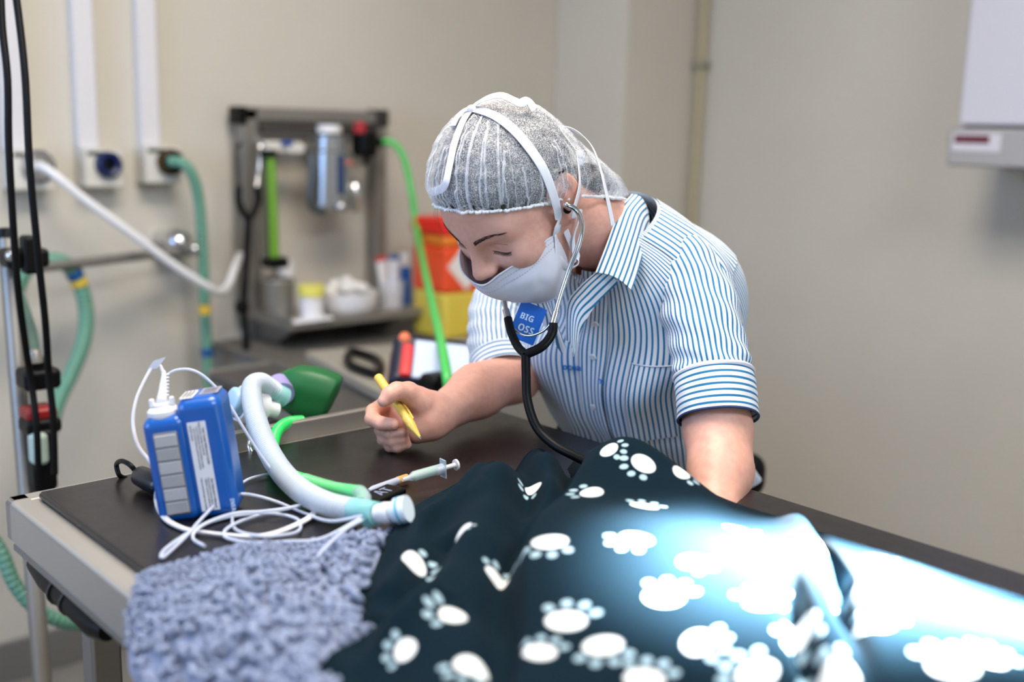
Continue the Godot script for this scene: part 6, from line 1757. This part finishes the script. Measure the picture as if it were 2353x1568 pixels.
	collar_leaf(sh, [Vector3(1.0649, 1.2231, -0.9385), Vector3(1.0777, 1.216, -0.9663), Vector3(1.0885, 1.2052, -0.995), Vector3(1.091, 1.1918, -1.0168)], [Vector3(1.0876, 1.2018, -0.9285), Vector3(1.1245, 1.2056, -0.976), Vector3(1.1333, 1.1973, -1.0071), Vector3(1.1283, 1.1772, -1.0341)])
	collar_leaf(sh, [Vector3(0.96, 1.0874, -0.978), Vector3(0.9533, 1.0733, -0.9625), Vector3(0.9494, 1.059, -0.9484), Vector3(0.9459, 1.0342, -0.9312)], [Vector3(0.9537, 1.0845, -1.0038), Vector3(0.9487, 1.0724, -0.9913), Vector3(0.9446, 1.0541, -0.9653), Vector3(0.9418, 1.0261, -0.9328)])
	# front edge of the open neck on her left
	collar_leaf(sh, [Vector3(0.9677, 1.1311, -0.9064), Vector3(0.9592, 1.1109, -0.9255), Vector3(0.9503, 1.0884, -0.936), Vector3(0.9443, 1.0457, -0.9302)], [Vector3(0.9869, 1.1192, -0.8856), Vector3(0.9714, 1.0906, -0.9061), Vector3(0.9539, 1.0583, -0.9137), Vector3(0.9435, 1.0262, -0.9147)])
	# badge
	var bo := Vector3(0.9024, 1.0669, -0.9563)
	var bz := Vector3(-0.62, 0.12, 0.72).normalized()
	var bx := Vector3(0.70, -0.35, 0.62)
	bx = (bx - bz * bx.dot(bz)).normalized()
	var bb := Basis(bx, bz.cross(bx), bz)
	var bd := part(sh, "badge", MB.new().rbox(bo, Vector3(0.034, 0.048, 0.0022), 0.001, 2, bb), mat(Color(0.07, 0.40, 0.78), 0.25))
	part(bd, "badge_print", letters("BIG", 0.0075, Transform3D(bb, bo + bb * Vector3(-0.003, 0.006, 0.0012)), 0.0004, true).join(letters("OSS", 0.0085, Transform3D(bb, bo + bb * Vector3(0.001, -0.008, 0.0012)), 0.0004, true)), mat(Color(0.80, 0.88, 0.96), 0.5))

func collar_leaf(parent: Node3D, a: Array, b: Array) -> void:
	var p := curve(a, 8)
	var q := curve(b, 8)
	var top := []
	var low := []
	for i in p.size():
		var ro := PackedVector3Array()
		var rl := PackedVector3Array()
		for j in 13:
			var f := j / 12.0
			var m := p[i].lerp(q[i], f) + Vector3(-0.35, 0.62, 0.55) * 0.010 * sin(PI * f)
			ro.append(m)
			rl.append(m - Vector3(-0.35, 0.62, 0.55) * 0.0016)
		top.append(ro)
		low.append(rl)
	var mb := MB.new().rows(top, false, 0.0, 0.0).rows(low, false, 0.0, 0.0, true)
	# stripes run along the leaf
	var k := 0
	for s in 2:
		for i in p.size():
			for j in 13:
				mb.uv[k] = Vector2(p[i].distance_to(q[i]) * j / 12.0, i * 0.01)
				k += 1
	part(parent, "collar_leaf", mb, striped(1.0 / 0.0066))

func stethoscope_worn() -> void:
	var t := thing("stethoscope", "black stethoscope with chrome ear tubes worn by the person", "stethoscope", Vector3(0.8844, 0.9923, -0.9047))
	var y := Vector3(0.8696, 1.0365, -0.923)
	var jl := Vector3(0.895, 1.0756, -0.9031)
	var jr := Vector3(0.8817, 1.0724, -0.9698)
	part(t, "ear_tube", MB.new().tube(curve([Vector3(0.9077, 1.2103, -0.897), Vector3(0.8892, 1.2178, -0.8839), Vector3(0.9013, 1.2109, -0.8779), Vector3(0.9077, 1.1953, -0.8748), Vector3(0.9076, 1.1721, -0.8784), Vector3(0.9042, 1.1377, -0.8904), Vector3(0.8988, 1.1033, -0.8987), jl], 8), 0.0031, 14), M.chrome)
	part(t, "ear_tip", MB.new().ball(Vector3(0.9063, 1.2103, -0.898), Vector3(0.005, 0.005, 0.005), Basis.IDENTITY, 12, 8), M.black_rubber)
	part(t, "ear_tube", MB.new().tube(curve([Vector3(0.9069, 1.1041, -1.0131), Vector3(0.8965, 1.0959, -0.997), Vector3(0.8894, 1.0871, -0.9846), jr], 8), 0.0031, 14), M.chrome)
	part(t, "ferrule", MB.new().tube(PackedVector3Array([Vector3(0.8968, 1.09, -0.9011), Vector3(0.8945, 1.0741, -0.9032)]), 0.0044, 14), M.chrome)
	part(t, "ferrule", MB.new().tube(PackedVector3Array([Vector3(0.8855, 1.0817, -0.9784), Vector3(0.8813, 1.071, -0.9685)]), 0.0044, 14), M.chrome)
	part(t, "spring", MB.new().tube(curve([Vector3(0.8968, 1.0788, -0.9051), Vector3(0.8924, 1.0643, -0.9164), Vector3(0.8849, 1.0558, -0.9348), Vector3(0.8819, 1.0594, -0.9551), Vector3(0.8815, 1.0708, -0.9695)], 6), 0.0016, 8), M.chrome)
	part(t, "yoke", MB.new().tube(curve([jl, Vector3(0.892, 1.0623, -0.9023), Vector3(0.8829, 1.0468, -0.9094), y], 8), [0.0052, 0.0052, 0.0052, 0.0052, 0.0054, 0.0055, 0.0055, 0.0055, 0.0055, 0.0055, 0.0056, 0.0056, 0.0056, 0.0056, 0.0057, 0.0057, 0.0058, 0.0058, 0.0058, 0.0058, 0.0058, 0.0058, 0.0058, 0.0058, 0.0058], 14).tube(curve([jr, Vector3(0.875, 1.0574, -0.9554), Vector3(0.8703, 1.0435, -0.938), y], 8), 0.0053, 14), M.black_rubber)
	part(t, "tubing", MB.new().tube(curve([y, Vector3(0.8674, 1.0134, -0.9189), Vector3(0.8618, 0.9839, -0.9093), Vector3(0.8594, 0.9563, -0.8904), Vector3(0.8614, 0.9408, -0.8637), Vector3(0.8648, 0.9334, -0.8309), Vector3(0.8641, 0.9293, -0.7821)], 8), 0.0056, 14), M.black_rubber)

func pen_held() -> void:
	var a := Vector3(0.7767, 0.989, -1.0966)
	var b := Vector3(0.7686, 0.9318, -0.9948)
	var x := lookx(a, b - a)
	var l := a.distance_to(b)
	var yel := mat(Color(0.88, 0.74, 0.33), 0.38)
	var t := thing("pen", "yellow ballpoint pen held in the person's right hand", "pen", b)
	part(t, "barrel", MB.new().turned([[0.0, 0.0], [0.0052, 0.0], [0.0058, 0.002], [0.0058, l * 0.42], [0.0050, l * 0.43], [0.0050, l * 0.66], [0.0060, l * 0.67], [0.0058, l * 0.78], [0.0016, l * 0.97], [0.0, l * 0.97]], x, 24), yel)
	part(t, "point", MB.new().lathe([[0.0014, l * 0.965], [0.0005, l], [0.0, l]], x, 12), M.chrome)
	var ref := Vector3(0.65, 0.3, 0.2)
	var u := (x.basis.inverse() * ref)
	u.y = 0
	u = u.normalized() * 0.0068
	part(t, "clip", MB.new().tube(PackedVector3Array([x * (u + Vector3(0, l * 0.44, 0)), x * (u * 1.05 + Vector3(0, l * 0.60, 0)), x * (u + Vector3(0, l * 0.72, 0))]), [0.0018, 0.0016, 0.0012], 8), yel)
